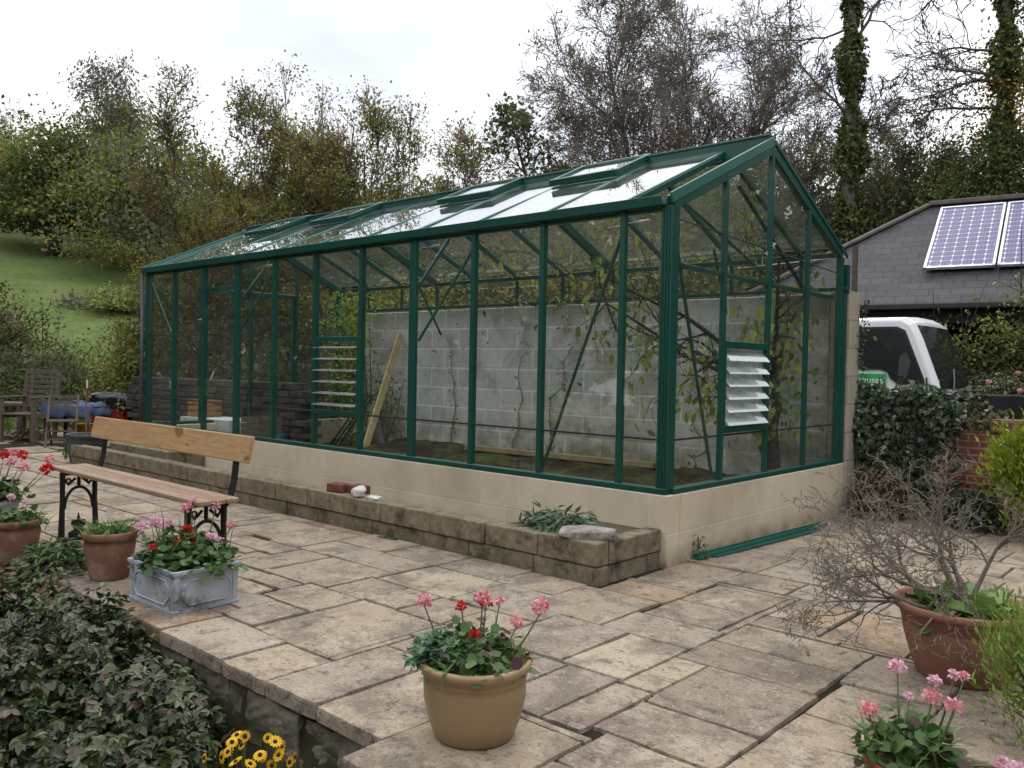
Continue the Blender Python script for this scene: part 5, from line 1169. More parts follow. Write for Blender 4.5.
# brown leafy boughs to the right of the ridge
b = G0(765, 19); H = (ztop(770, 85, 19)-b[2])*.66
tree('brown_tree', 'brown-leaved tree showing sky through it behind the gable apex', b, [(nrm(RH*a+FH*c+UP), H*l, .06) for a, c, l in ((-.3, 0, .9), (.0, .2, 1.0), (.25, 0, .85), (.45, .1, .65))], cfgA, lm('brown_green_leaf', (.03, .03, .014), (.06, .055, .028), (.10, .09, .04)), 9500, .10, 216, BARK, spread=.22, minr=.009)
# tall ivy-covered trunk
def ivy_trunk(name, label, px, d, top_y, rad, seed, lean=0.0, nleaf=7000, branches=()):
    b = G0(px, d); H = ztop(px, top_y, d)-b[2]; rng = np.random.default_rng(seed); root = thing(name, label, 'tree', b); segs = []; tips = []
    n = 14; p = V(0, 0, 0); C = [p]
    for i in range(n): q = p+nrm(UP+RH*(lean+rng.normal(0, .03))+FH*rng.normal(0, .03))*H/n; segs.append((p, q, rad*(1-.45*i/n)*.6, rad*(1-.45*(i+1)/n)*.6, 0)); p = q; C.append(p)
    cfg = dict(n=[8, 6, 5], wob=[.14, .22, .3], up=[.03, .02, .0], start=[.2, .2], kids=[2, 2], ang=[(.4, .9), (.4, 1.1)], len=[(.35, .6), (.4, .6)])
    for f, a, c, u, ln, r_ in branches: grow(rng, C[int(f*n)], nrm(RH*a+FH*c+UP*u), ln, r_, 0, cfg, segs, tips)
    wood_mesh('trunk', segs, BARK, root, .010)
    C = np.array(C); f = rng.uniform(0, n, nleaf); i = f.astype(int).clip(0, n-1); P = C[i]+(C[i+1]-C[i])*(f-i)[:, None]; th = rng.uniform(0, 2*pi, nleaf); rr_ = rad*(1-.35*f/n)*(.75+.35*np.sin(f*2.1)+.25*np.sin(f*5+th*2))*rng.uniform(.6, 1.25, nleaf)
    O_ = np.stack([np.cos(th), np.sin(th), 0*th], 1); P = P+O_*rr_[:, None]; D = rng.normal(size=(nleaf, 3))*.5+O_*.4; D[:, 2] -= .6
    lf = LF(); lf.put('ivy', P, D, O_+rng.normal(0, .5, (nleaf, 3)), rng.uniform(.07, .14, nleaf), rng.uniform(0, 1, nleaf)); lf.build('ivy_cover', IVYT, root); return root, tips
ivy_trunk('ivy_clad_tree', 'tall ivy-wrapped trunk standing alone against the sky behind the gable', 845, 20, -60, .36, 220, -.01, 9000,
          ((.9, -.7, 0, .9, 1.6, .04), (.82, -.5, 0, -.3, 2.6, .03), (.62, -.9, .1, .35, 1.9, .04), (.72, .5, 0, 1.2, 2.6, .05), (.93, .6, 0, .5, 1.2, .03), (.5, .6, 0, .8, 1.4, .03), (.97, -.4, 0, 1.2, 1.3, .03)))
tree('thorn_tree', 'thin green-leaved thorn tree between the ivy trunk and the right-hand tree', G0(895, 20.5), [(nrm(RH*a+UP), (ztop(890, 100, 20.5)-G0(895, 20.5)[2])*l*.74, .05) for a, l in ((-.25, 1.0), (.05, .95), (.3, .85), (-.45, .7))], cfgT, lm('thorn_leaf', (.03, .045, .014), (.07, .09, .028), (.15, .13, .03), (.26, .17, .03)), 5500, .10, 221, BARK, spread=.16, minr=.008)
r_, _ = ivy_trunk('dark_leaning_tree', 'dark ivy-laden tree with long bare boughs at the top right', 1000, 19, -60, .34, 222, -.03, 8000,
          ((.86, -1, 0, .25, 2.4, .05), (.70, -1, .1, -.25, 2.2, .04), (.75, -1, -.1, -.1, 2.3, .035), (.95, -.8, 0, .6, 2.0, .04), (.6, -.9, 0, .1, 1.9, .04), (.8, .9, 0, .5, 1.8, .04), (.66, -.9, 0, .5, 1.6, .04)))
crown_on(r_, tuple(UP*1.2-RH*.1), (1.7, 1.3, 3.6), 90, 14000, .10, [DARKG, IVYT], 223, .2)
crown_on(r_, tuple(UP*4.4+RH*.35), (1.0, .9, 3.6), 50, 6500, .09, [IVYT, DARKG, YEL], 224, .22)
b = G0(1075, 19); mound('ivy_mass', 'dark ivy-covered tree beyond the right edge', b, (1.9, 1.5, 7.5), 70, 9000, .11, [IVYT, DARKG], 225, 'tree')
# hedge-bank behind the carport: separate bushes
for i, (px, d, ty, rx, mats, lab) in enumerate([
    (815, 21, 205, 2.0, [DARKG, SCRUB], 'dark green bush behind the ivy trunk, right of the gable'), (860, 22, 172, 2.3, [DARKG, IVYT, SCRUB], 'green bramble mound left of the carport roof peak'),
    (905, 22.5, 165, 2.2, [SCRUB, BRN, DARKG], 'brown-green bush above the carport hip'), (945, 22.5, 150, 1.9, [SCRUB, AUT2, YEL], 'bush with yellowing leaves above the roof peak'),
    (985, 21.5, 168, 1.8, [YEL, SCRUB, BRN], 'orange-leaved bush above the solar panels'), (1035, 21.5, 150, 2.2, [DARKG, SCRUB], 'dark bush above the panels at the right edge')]):
    b = G0(px, d); mound('bank_bush', lab, b, (rx, 1.6, max(1.0, ztop(px, ty, d)-b[2])), 90, 11000, .10, mats, 230+i, 'bush', group='bushes on the bank behind the carport')
# scrub on the bank behind the block wall
def scrub():
    rng = np.random.default_rng(240); n = 90000; root = thing('scrub_bank', 'brown and green bramble scrub covering the bank seen through the greenhouse glass', 'scrub', (0, 0, 0)); root['kind'] = 'stuff'
    M_ = 900; cx = rng.uniform(-13, 1.0, M_); cy = rng.uniform(3.2, 15, M_)**1.0; az = np.arctan2(cx-CAMPOS[0], cy-CAMPOS[1]); k = (az < -.47) & ((cx > -8.5) | (cy > 6.0)); cx, cy = cx[k], cy[k]; M_ = len(cx); cz = hz(cx, cy)+rng.uniform(0, .45, M_)
    i = rng.integers(0, M_, n); s = rng.uniform(.16, .42, M_)[i]; P = np.stack([cx, cy, cz], 1)[i]+rng.normal(size=(n, 3))*s[:, None]*np.array([1, 1, .8])
    t = np.clip(.6*rng.uniform(0, 1, M_)[i]+.4*rng.uniform(0, 1, n), 0, 1); own = rng.integers(0, 4, M_)[i]
    for q, m in enumerate([SCRUB, BRN, DARKG, AUT2]):
        s_ = own == q; c = s_.sum(); lf = LF(); lf.put('kite', P[s_], rng.normal(size=(c, 3)), rng.normal(size=(c, 3))+np.array([.2, -.7, .5]), rng.uniform(.045, .10, c), t[s_]); lf.build('foliage', m, root)
scrub()
# bushes left of the greenhouse, behind the garden furniture, and on the lawn edge
for i, (px, d, ty, R, mats, lab, n_, ls) in enumerate([
    (-5, 17, 292, (1.1, 1.0), [DARKG, BRN], 'dark bush at the left edge above the wooden chair', 6000, .09), (22, 14.6, 352, (1.1, .8), [DARKG, GREYG], 'low dark green shrub behind the wooden armchair', 5000, .07),
    (62, 14.4, 352, (.75, .7), [LIGHTG, GREYG], 'pale-leaved shrub behind the ladder-backed chair', 5200, .065), (108, 14.2, 362, (.85, .7), [LIGHTG, DARKG], 'leafy green shrub behind the red trolley', 5200, .07),
    (150, 15.0, 345, (1.1, .8), [DARKG, AUT], 'dark shrub seen through the left end of the greenhouse', 5200, .075), (215, 12.6, 340, (1.0, .7), [SCRUB, LIGHTG], 'scrubby bush seen through the left bays of the greenhouse', 5200, .075),
    (262, 11.6, 335, (.8, .7), [DARKG, SCRUB], 'dark scrub seen through the far doorway', 5200, .07), (55, 15.6, 340, (.5, .5), [DARKG], 'small dark shrub at the foot of the lawn', 2500, .07),
    (112, 24, 335, (1.6, 1.0), [GREYG, LIGHTG], 'low grey-green plants edging the lawn', 4000, .12)]):
    b = G0(px, d); z = max(.5, ztop(px, ty, d)-b[2]); mound('garden_shrub', lab, b, (R[0], R[1], z), 55, n_, ls, mats, 260+i, 'shrub')
# far belt of trees on the skyline, left and middle
def wood(px0, px1, d, tops, seed, mats):
    for i, px in enumerate(np.linspace(px0, px1, len(tops))):
        b = G0(px, d); z = ztop(px, tops[i], d)-b[2]
        if z < 1: continue
        mound('skyline_tree', ['rounded tree on the skyline'][0]+' far behind the others, '+['leftmost', 'second', 'third', 'fourth', 'fifth', 'sixth', 'seventh', 'rightmost'][i]+' of the row', b, (d*.09, 3, z), 60, 6000, .3, mats, seed+i, 'tree', csz=.25, group='trees on the skyline', stems=False)
wood(150, 640, 48, [215, 190, 195, 205, 200, 185, 175, 180], 280, [BRN, AUT2, GREYG])

# unseen leaf ring added behind the viewpoint, dimming sky reflections in the glass
def unseen_woodland():
    rng = np.random.default_rng(300); root = thing('unseen_woodland', 'unseen dark leaf mass added behind the viewpoint to dim sky reflections in the greenhouse glass', 'unseen_woodland', (0, 0, 0)); root['kind'] = 'stuff'
    lf = LF(); n = 32000; M_ = 640; th = rng.uniform(-3.38, 1.62, M_); r_ = rng.uniform(13, 17, M_); C = np.stack([2+r_*np.cos(th), -4+r_*np.sin(th), rng.uniform(0, 1, M_)**.8*6.5-.5], 1)
    i = rng.integers(0, M_, n); P = C[i]+rng.normal(size=(n, 3))*.75
    az = np.arctan2(P[:, 0]-CAMPOS[0], P[:, 1]-CAMPOS[1]); P = P[(np.abs(az-YAW) > .68)]; n = len(P)
    lf.put('oval', P, rng.normal(size=(n, 3)), rng.normal(size=(n, 3)), rng.uniform(.5, .9, n), rng.uniform(0, 1, n)); lf.build('foliage', DARKG, root)
unseen_woodland()

for i, (px, d, ty, rx, lab) in enumerate(((985, 12.4, 312, .75, 'climbing green shrub hanging at the mouth of the carport, right of the truck'), (1050, 12.0, 305, .8, 'climbing shrub at the carport mouth, cut by the right edge'), (938, 13.2, 318, .35, 'small sprig of climbing shrub just above the truck windscreen'))):
    p = at(px, 384, d); r = mound('climbing_shrub', lab, (p[0], p[1], -.35), (rx, .55, ztop(px, ty, d)+.35), 60, 6000 if i < 2 else 1500, .075, [LIGHTG, SCRUB, DARKG], 330+i, 'shrub', hollow=.6)

# ================================================================== inside the greenhouse
VINE = lm('vine_leaf', (.06, .09, .025), (.13, .17, .045), (.22, .24, .07), (.26, .22, .06))
def fruit_tree():
    rng = np.random.default_rng(400); root = thing('vine_tree', 'gnarled fruit tree with hanging yellow-green leaves trained inside the right end of the greenhouse', 'tree', (-.42, 2.30, .15)); segs = []; tips = []
    P = [V(0, 0, 0), V(.0, .0, .25), V(-.03, .02, .5), V(.02, .0, .72), V(.0, -.03, .95)]
    for i in range(4): segs.append((P[i], P[i+1], .062-.007*i, .056-.007*i, 0))
    segs.append((V(-.05, -.02, .28), V(-.10, -.03, .38), .04, .02, 0))
    cfg = dict(n=[8, 5, 4], wob=[.10, .25, .3], up=[.03, .0, -.05], start=[.2, .2], kids=[1, 1], ang=[(.5, 1.1), (.5, 1.1)], len=[(.25, .5), (.4, .6)])
    for s0, d, ln, r_ in ((3, (-.9, .02, .35), 2.2, .022), (3, (-.6, -.7, .55), 1.3, .022), (4, (-.3, -.95, .45), 1.9, .024), (4, (.1, -.8, .8), 1.5, .022), (4, (-.15, .2, 1), .9, .022), (4, (-.9, -.15, .15), 1.5, .02), (2, (.15, -.8, .4), 1.1, .018), (4, (.2, .3, .9), .8, .02), (3, (.1, -1, .15), 1.2, .016)):
        grow(rng, P[s0], d, ln, r_, 0, cfg, segs, tips)
    def inb(p): return -2.6 < p[0]-.42 < -.06 and .1 < p[1]+2.30 < 2.56 and p[2]+.15 < min(roofz(p[1]+2.30)-.12, 3)
    segs = [s for s in segs if inb(s[1]) or s[4] == 0 and inb(s[0])]; segs = [s for s in segs if inb(s[1])]
    wood_mesh('trunk', segs, BARKD, root, .003)
    T_ = [t for t in tips if inb(t[0])]; n = 480; i = rng.integers(0, len(T_), n); Q = np.array([t[0] for t in T_])[i]+rng.normal(0, .07, (n, 3))
    ex = np.stack([rng.normal(.02, .15, 330), rng.normal(-.05, .24, 330), rng.uniform(.45, 1.5, 330)], 1); Q = np.concatenate([Q, ex]); Q = Q[[inb(q) for q in Q]]; n = len(Q)
    D = rng.normal(size=(n, 3))*.45; D[:, 2] -= 1; lf = LF(); lf.put('oval', Q, D, rng.normal(size=(n, 3))+np.array([.2, -.6, .2]), rng.uniform(.045, .105, n), rng.uniform(0, 1, n)); lf.build('crown', VINE, root)
fruit_tree()
def climber(name, label, x, z1, seed, lf_n, lm_, wander=.03, top=None):
    rng = np.random.default_rng(seed); root = thing(name, label, 'climber', (x, 2.615, .2)); pts = [V(0, 0, 0)]; n = 12
    for i in range(n): pts.append(pts[-1]+V(rng.normal(0, wander), rng.normal(0, .002), z1/n))
    mb = MB(); mb.tube(pts, list(np.linspace(.009, .003, n+1)), 5)
    for k in range(6): p = pts[rng.integers(3, n)]; mb.tube([p, p+V(rng.normal(0, .06), -.01, rng.uniform(.02, .10))], .002, 4)
    mb.build('stem', GREYTWIG, root); lf = LF(); i = rng.integers(1, n+1, lf_n); P = np.array(pts)[i]+rng.normal(0, .03, (lf_n, 3))*np.array([1, .3, 1])+np.array([0, -.012, 0]); D = rng.normal(size=(lf_n, 3)); D[:, 2] -= .6
    lf.put('oval', P, D, rng.normal(size=(lf_n, 3))+np.array([0, -1, 0]), rng.uniform(.02, .045, lf_n), rng.uniform(0, 1, lf_n)); lf.build('foliage', lm_, root)
climber('wall_climber', 'thin bare-stemmed climber on the block wall right of the leaning plank', -4.47, 1.25, 410, 46, VINE)
climber('wall_climber', 'second thin climber on the block wall near the middle post', -3.50, 1.35, 411, 34, VINE, .05)
climber('wall_climber', 'leafy top shoot of a climber reaching along the wall top near the vine', -2.95, 1.45, 412, 60, VINE, .06)
climber('wall_climber', 'small climber on the wall beside the gable brace', -1.35, .75, 413, 40, AUT2, .05)
# leafy shrub inside by the louvre
def inner_shrub():
    rng = np.random.default_rng(420); root = thing('wall_shrub', 'bright green leafy shrub inside the greenhouse behind the front louvre', 'shrub', (-5.72, 2.3, .1)); n = 1900; z = rng.uniform(0, 1, n)
    wd = .12+.22*np.sin(np.clip(z*2.2, 0, pi)); P = np.stack([rng.normal(0, .75, n)*wd-.2*z-.06, rng.normal(0, .10, n)-.05, z*1.9], 1)
    lf = LF(); lf.put('kite', P, rdir(rng, n), rng.normal(size=(n, 3))+np.array([0, -.8, .5]), rng.uniform(.035, .07, n), np.clip(z*.5+rng.uniform(0, .5, n), 0, 1)); lf.build('foliage', lm('inner_leaf', (.04, .07, .02), (.10, .15, .035), (.22, .30, .07)), root)
    mb = MB()
    for q in range(9): a = rng.normal(0, .12); mb.tube([(0, 0, 0), (a, 0, .6), (a*1.6-.1, -.03, 1.2), (a*1.7-.15, -.03, 1.75)], [.012, .009, .006, .002], 5)
    mb.build('stems', BROWNSTEM, root)
    root = thing('wall_shrub', 'low leafy shrub inside at the foot of the leaning plank', 'shrub', (-5.45, 2.45, .15)); n = 420; P = rng.normal(size=(n, 3))*np.array([.16, .06, .22])+np.array([0, 0, .5])
    lf = LF(); lf.put('kite', P, rdir(rng, n), rdir(rng, n, .5), rng.uniform(.035, .06, n), rng.uniform(0, 1, n)); lf.build('foliage', LIGHTG, root)
    mb = MB()
    for q in range(6): a = rng.normal(0, .12); mb.tube([(0, 0, 0), (a*.6, 0, .4), (a, -.03, .8)], [.01, .006, .002], 5)
    mb.build('stems', BROWNSTEM, root)
inner_shrub()
PALEW = simple('pale_new_timber', (.48, .38, .20), .7, 0, .2, 12)
o = MB().beam((-5.13, 1.88, .14), (-5.33, 2.56, 1.49), .085, .03, (1, 0, 0)).build('timber_plank', PALEW, bevel=.003); tag(o, 'pale timber plank leaning against the grey block wall inside', 'plank')
o = MB().beam((-3.9, 2.30, .245), (-1.6, 2.42, .25), .09, .05).build('timber_edging', simple('old_edging', (.28, .21, .12), .8), bevel=.004); tag(o, 'long brown timber edging lying on the soil inside', 'plank')
for k, x in enumerate((-5.98, -5.90, -5.82)):
    o = MB().beam((x, 2.0, .1), (x+.13, 2.45, .74), .02, .014, (1, 0, 0)).build('metal_stake', simple('dark_stake', (.012, .025, .02), .5)); tag(o, ['left dark metal stake of the three leaning behind the louvre', 'middle dark metal stake of the three leaning behind the louvre', 'right dark metal stake of the three leaning behind the louvre'][k], 'stake', 'stakes leaning inside')
tb = thing('tub', 'blue and white plastic tub on the floor inside the far doorway', 'tub', (-6.15, 1.35, .1)); MB().lathe([(0, 0), (.10, 0), (.115, .12), (.11, .12), (.1, .02), (0, .02)], 24).build('tub_body', simple('white_plastic', (.6, .62, .62), .5), tb, smooth=True); MB().lathe([(.114, .1), (.124, .10), (.128, .19), (.12, .19), (.112, .11)], 24).build('tub_rim', simple('blue_plastic', (.04, .16, .40), .4), tb, smooth=True)

# ================================================================== garden furniture and clutter at the far left
OLD = simple('silvered_teak', (.135, .11, .085), .85, 0, .3, 25, .2, .4, 60)
OLDD = simple('dark_old_wood', (.075, .06, .045), .85, 0, .3, 25)
def gp(px, py): d = CF+CR*((px-512)/FPX)+CD*((py-384)/FPX); return CAMPOS+d*(-CAMPOS[2]/d[2])
def armchair():
    p = gp(29, 441); r = thing('wooden_armchair', 'weathered slatted teak garden armchair facing the camera at the far left', 'chair', (p[0], p[1], 0), .73-.15); r.scale = (.88,)*3
    for x in (-.27, .27):
        MB().bx(x-.03, x+.03, -.28, -.22, 0, .66).build('leg', OLD, r, bevel=.004); MB().beam((x, .2, 0), (x, .30, 1.03), .055, .05).build('leg', OLD, r, bevel=.004)
        MB().bx(x-.04, x+.04, -.30, .24, .66, .685).build('armrest', OLD, r, bevel=.005); MB().bx(x-.015, x+.015, -.22, .2, .36, .41).build('side_rail', OLD, r)
    mb = MB()
    for k in range(6): mb.bx(-.26, .26, -.27+k*.083, -.20+k*.083, .41, .43)
    mb.build('seat', OLD, r, bevel=.003)
    mb = MB(); L_ = lambda z: .2+.1*z/1.03
    for k in range(7): z = .52+.075*k; mb.beam((-.25, L_(z), z), (.25, L_(z), z), .02, .05, (0, 0, 1))
    mb.beam((-.29, L_(1.03), 1.05), (.29, L_(1.03), 1.05), .03, .07); mb.beam((-.17, L_(.5), .5), (-.17, L_(1.03), 1.03), .05, .025, (0, 1, 0)); mb.beam((.17, L_(.5), .5), (.17, L_(1.03), 1.03), .05, .025, (0, 1, 0)); mb.build('backrest', OLD, r, bevel=.003)
armchair()
p = gp(8, 436); r = thing('wooden_bench', 'low weathered wooden bench end beside the armchair, cut by the left edge', 'bench', (p[0], p[1], 0), .73)
MB().bx(-.6, .33, -.2, .2, .44, .48).build('seat', OLD, r, bevel=.004)
for x in (-.5, .26):
    for y in (-.16, .16): MB().bx(x-.03, x+.03, y-.03, y+.03, 0, .44).build('leg', OLD, r)
def folding_chair(px, py, rz, label, lean=0.0, h=.72):
    p = gp(px, py); r = thing('folding_chair', label, 'chair', (p[0], p[1], 0), rz); r.scale = (.82,)*3
    for x in (-.2, .2):
        MB().beam((x, -.22, 0), (x, .20, h+.05), .03, .035).build('leg', OLD, r); MB().beam((x*.86, .20, 0), (x*.86, -.18, .40), .03, .03).build('leg', OLD, r)
    mb = MB()
    for k in range(5): mb.bx(-.2, .2, -.18+k*.075, -.12+k*.075, .385, .405)
    mb.build('seat', OLD, r)
    mb = MB()
    for k in range(3): t_ = .74+.11*k; mb.beam((-.2, -.22+.42*t_, t_*(h+.05)), (.2, -.22+.42*t_, t_*(h+.05)), .015, .05)
    mb.build('backrest', OLD, r); mb = MB()
    for z in (.12, .24): mb.beam((-.2, -.22+.42*z/(h+.05), z), (.2, -.22+.42*z/(h+.05), z), .02, .03)
    mb.build('stretcher', OLD, r)
folding_chair(62, 446, .73+.35, 'old folding wooden chair with open rungs left of the blue-covered table', h=.74)
p = gp(76, 440); r = thing('side_table', 'small old table under a blue cloth behind the sapling pot', 'table', (p[0], p[1], 0), .6)
MB().bx(-.34, .34, -.24, .24, .45, .47).build('table_top', OLDD, r)
for x in (-.3, .3):
    for y in (-.2, .2): MB().bx(x-.018, x+.018, y-.018, y+.018, 0, .45).build('leg', OLDD, r)
def cloth():
    rng = np.random.default_rng(5); n = 24; xs_ = np.linspace(-.42, .42, n); ys_ = np.linspace(-.32, .32, n); X, Y = np.meshgrid(xs_, ys_); ov = np.maximum(np.abs(X)-.33, 0)+np.maximum(np.abs(Y)-.23, 0)
    Z = .50+.03*np.sin(X*17+Y*9)*np.cos(Y*13)+.02*np.sin(X*31)-ov*2.0; X2 = X-np.sign(X)*np.maximum(np.abs(X)-.35, 0)*.7; Y2 = Y-np.sign(Y)*np.maximum(np.abs(Y)-.25, 0)*.7
    i, j = np.meshgrid(np.arange(n-1), np.arange(n-1)); a = (j*n+i).ravel(); o = fast_mesh('cloth', np.stack([X2, Y2, Z], -1).reshape(-1, 3), np.stack([a, a+1, a+n+1, a+n], 1).ravel(), np.full(len(a), 4), simple('blue_cloth', (.06, .09, .17), .8, 0, .5, 6), smooth=True)
    o.location = (p[0], p[1], 0); o.rotation_euler = (0, 0, .6); tag(o, 'crumpled faded blue cloth thrown over the small table', 'cloth')
    m = o.modifiers.new('thick', 'SOLIDIFY'); m.thickness = .004
cloth()
def bucket(px, py, r0, r1, h, label, col, name='bucket', cat='bucket', z=0, sq=4):
    p = gp(px, py); r = thing(name, label, cat, (p[0], p[1], z), .7); MB().lathe([(0, 0), (r0, 0), (r1, h), (r1+.01, h), (r1+.01, h+.015), (r1-.01, h+.015), (r0-.01, .02), (0, .02)], sq).build('body', simple(name+'_plastic', col, .45), r)
    MB().tube([(r1*cos(a)*.98, 0, h-.0+.05*sin(a)) for a in np.linspace(0, pi, 12)], .005, 5).build('handle', simple('handle_wire', (.3, .3, .3), .4, .8), r)
bucket(84, 437, .10, .13, .18, 'bright yellow bucket on the paving under the blue cloth', (.65, .33, .01), sq=20)
bucket(97, 424, .10, .13, .12, 'orange bucket between the blue table and the red trolley', (.70, .25, .04), sq=20, z=.16)
p0 = gp(97, 424); o = MB().bx(-.12, .12, -.12, .12, 0, .158).build('wooden_block', OLDD, bevel=.004); o.location = (p0[0], p0[1], 0); tag(o, 'dark wooden block that the orange bucket stands on', 'block')
# red garden trolley with a black sack
p = gp(113, 434); r = thing('garden_trolley', 'red garden trolley carrying a black sack, left of the greenhouse end', 'trolley', (p[0], p[1], 0), .75); redp = simple('red_tray', (.38, .02, .02), .4)
mb = MB(); q = [(-.33, -.2), (.33, -.2), (.33, .2), (-.33, .2)]; secs = [(.82, .18), (1, .36), (1.04, .36), (1.04, .375), (.97, .375), (.8, .20)]
vs = [(x*s, y*s, z) for s, z in secs for x, y in q]; mb.add(vs, [(i*4+k, i*4+(k+1) % 4, (i+1)*4+(k+1) % 4, (i+1)*4+k) for i in range(5) for k in range(4)]+[(3, 2, 1, 0), (20, 21, 22, 23)]); mb.build('tray', redp, r)
for x in (-.22, .22):
    for y in (-.19, .19): MB().tube([(x, y-.02, .1), (x, y+.02, .1)], .1, 18).build('wheel', simple('black_wheel', (.015, .015, .015), .7), r)
MB().tube([(-.3, 0, .25), (-.42, 0, .55)], .012, 6).tube([(-.42, -.09, .55), (-.42, .09, .55)], .012, 6).build('handle', OLDD, r)
rock('sack', (p[0], p[1], .48), (.30, .20, .15), 33, simple('black_polythene', (.012, .013, .016), .25, 0, .2, 8, .6, .6, 12), 'shiny black plastic sack lying on the red trolley', 'sack').rotation_euler = (0, 0, .75)
p = gp(134, 436); r = thing('slatted_deckchair', 'folded slatted deckchair leaning just left of the greenhouse corner', 'deckchair', (p[0], p[1], 0), .55)
mb = MB()
for k in range(7): mb.beam((-.18+k*.06, .15, .42), (-.18+k*.06, .42, .86), .032, .012, (0, -1, .5))
mb.build('backrest', simple('pale_slats', (.34, .31, .28), .8), r)
for x in (-.21, .21): MB().beam((x, -.1, 0), (x, .43, .88), .025, .03).build('leg', OLDD, r); MB().beam((x*.9, .35, 0), (x*.9, -.1, .42), .025, .03).build('leg', OLDD, r)
MB().bx(-.2, .2, -.12, .18, .40, .42).build('seat', OLDD, r)
bucket(134, 433, .11, .13, .22, 'dark grey plastic bin below the slatted deckchair', (.09, .095, .10), 'bin', 'bin', 0, 4)
# grey pot with a staked sapling
p = gp(81, 463); r = thing('potted_sapling', 'grey plastic pot with a thin staked sapling behind the bench', 'potted plant', (p[0]-.05, p[1]+.07, 0)); MB().lathe(pot_prof(.15, .20, .31, .035), 32).build('pot', simple('grey_plastic', (.045, .05, .058), .5), r, smooth=True)
MB().tube([(.0, 0, .25), (-.01, 0, .6), (-.015, .01, .92)], [.009, .008, .006], 6).build('stem', simple('brown_stem', (.19, .10, .06), .8), r); MB().bx(.0, .035, -.006, .0, .80, .89).build('plant_label', simple('white_tag', (.75, .75, .73), .5), r)
lf = LF(); rng = np.random.default_rng(9); n = 60; s = side(-.19, -.06); P = np.stack([s[0]+rng.normal(0, .015, n), s[1]+rng.normal(0, .015, n), rng.uniform(.05, .27, n)], 1); lf.put('lance', P, np.array([0, 0, -1.0])+rng.normal(0, .2, (n, 3)), rdir(rng, n), .05, rng.uniform(0, 1, n)); lf.build('foliage', BLADE, r)
mb = MB()
for k in range(7): a = rng.uniform(0, 2*pi); z = rng.uniform(.6, .92); mb.tube([(-.012, .0, z), (-.01+.09*cos(a), .09*sin(a), z+.05), (-.01+.15*cos(a), .15*sin(a), z+.03)], [.003, .002, .001], 4)
mb.build('twigs', BROWNSTEM, r)
o = MB().tube([gp(2, 440)+V(0, 0, 0), gp(2, 440)+V(0, .01, .55)], .012, 6).build('bamboo_cane', simple('bamboo', (.38, .30, .12), .6)); tag(o, 'pale bamboo cane standing at the left edge of the patio', 'cane')
dome_plant('lime_plant', 'bright lime-green trailing plant at the left edge of the patio', tuple(gp(2, 436)), (.22, .16), .3, 500, 'lance', .06, YG, 440, 'plant', 6)
dome_plant('brown_fern', 'dry brown weeds under the wooden armchair', tuple(gp(30, 440)), (.35, .2), .2, 400, 'lance', .08, DRYLEAF, 441, 'plant', 8)
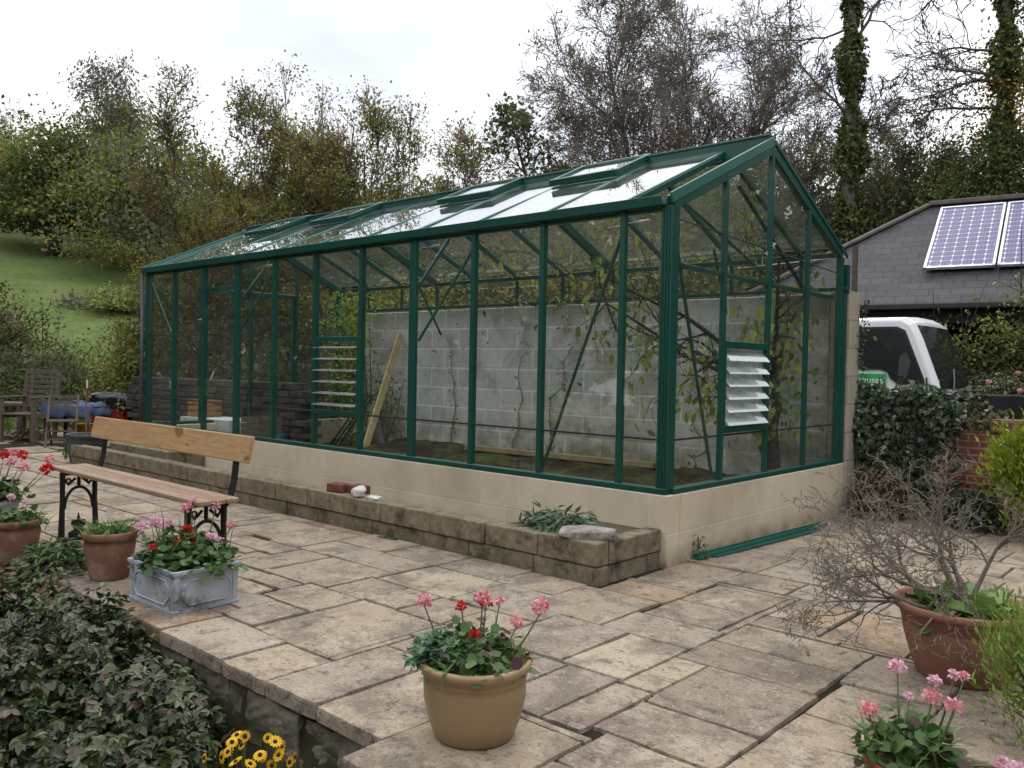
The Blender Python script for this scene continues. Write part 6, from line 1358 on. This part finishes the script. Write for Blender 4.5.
# beyond the glass on the left: dark dry-stone wall, raised bed, crates
STONE = simple('dark_drystone', (.07, .062, .055), .9, 0, .5, 9, .2, 1.0, 14)
def drystone():
    rng = np.random.default_rng(7); mb = MB(); a = at(140, 384, 12.0); b = at(300, 384, 10.0); d = nrm(V(b[0]-a[0], b[1]-a[1], 0)); Ltot = np.linalg.norm((b-a)[:2]); nn = np.cross(UP, d); R_ = np.array([d, nn, UP]).T
    z = -.05
    while z < .86:
        h_ = rng.uniform(.05, .10); x = rng.uniform(-.2, 0)
        while x < Ltot: l = rng.uniform(.12, .35); mb.box(V(a[0], a[1], 0)+d*(x+l/2)+nn*rng.normal(0, .012)+UP*(z+h_/2), (l*.96, .25, h_*.92), R_); x += l
        z += h_
    tag(mb.build('drystone_wall', STONE, bevel=.01), 'dark dry-stone garden wall seen through the left bays of the greenhouse', 'stone wall')
    o = MB().box((0, 0, .16), (1.6, .3, .3)).build('raised_bed', simple('black_bed_boards', (.03, .03, .032), .8), bevel=.01); c = at(185, 384, 10.8); o.location = (c[0], c[1], 0); o.rotation_euler = (0, 0, math.atan2(d[1], d[0])); tag(o, 'dark boarded raised bed in front of the dry-stone wall', 'raised bed')
    c = at(205, 384, 10.2); r = thing('wooden_crate', 'small orange-brown slatted wooden crate beyond the greenhouse end', 'crate', (c[0], c[1], .0), math.atan2(d[1], d[0])); w_ = simple('orange_wood', (.36, .19, .08), .8); mb = MB()
    for z in (.46, .53, .60):
        for y in (-.12, .12): mb.bx(-.16, .16, y-.006, y+.006, z, z+.05)
        for x in (-.16, .16): mb.bx(x-.006, x+.006, -.12, .12, z, z+.05)
    mb.build('slats', w_, r); MB().bx(-.16, .16, -.12, .12, .45, .46).build('base', w_, r)
    o = MB().bx(-.20, .75, -.2, .2, 0, .448).build('white_block', simple('white_painted_block', (.55, .55, .54), .7), bevel=.008); o.location = (c[0], c[1], 0); o.rotation_euler = (0, 0, math.atan2(d[1], d[0])); tag(o, 'long white painted block carrying the wooden crate', 'block')
    c = at(262, 384, 9.6); r = thing('slatted_box', 'grey slatted wooden box standing outside the far doorway', 'box', (c[0], c[1], 0), math.atan2(d[1], d[0])); mb = MB()
    for k in range(7): mb.bx(-.17, .17, -.15, -.135, .07*k+.02, .07*k+.075); mb.bx(-.17, .17, .135, .15, .07*k+.02, .07*k+.075); mb.bx(-.17, -.155, -.13, .13, .07*k+.02, .07*k+.075); mb.bx(.155, .17, -.13, .13, .07*k+.02, .07*k+.075)
    mb.build('slats', OLD, r); MB().bx(-.15, .15, -.13, .13, .01, .02).build('base', OLD, r)
    a = at(206, 391, 10.9); o = MB().tube([a, a+V(.0, .0, .0)+CR*.10+V(0, 0, .25)], .011, 6).box(a, (.06, .04, .07)).build('spade', simple('pale_handle', (.55, .50, .36), .6)); tag(o, 'pale wooden tool handle propped on the dry-stone wall', 'tool')
drystone()
M['cable'] = simple('cream_string', (.5, .48, .4), .8)
# string line across the bank, gently sagging
a = V(-8.5, 4.6, 2.30); b = V(-.6, 4.3, 2.28); o = MB().tube([a*(1-t)+b*t-V(0, 0, .08*math.sin(pi*t)) for t in np.linspace(0, 1, 15)], .006, 5).build('wire', M['cable']); tag(o, 'pale wire strung along the scrubby bank behind the block wall', 'wire')
for x in (-8.5, -.6): o = MB().tube([(x, 4.45+.15*(x < -2), 1.5), (x, 4.45+.15*(x < -2), 2.4)], .03, 6).build('fence_stake', OLDD); tag(o, 'old wooden stake holding the '+('left' if x < -2 else 'right')+' end of the pale wire on the bank', 'stake')
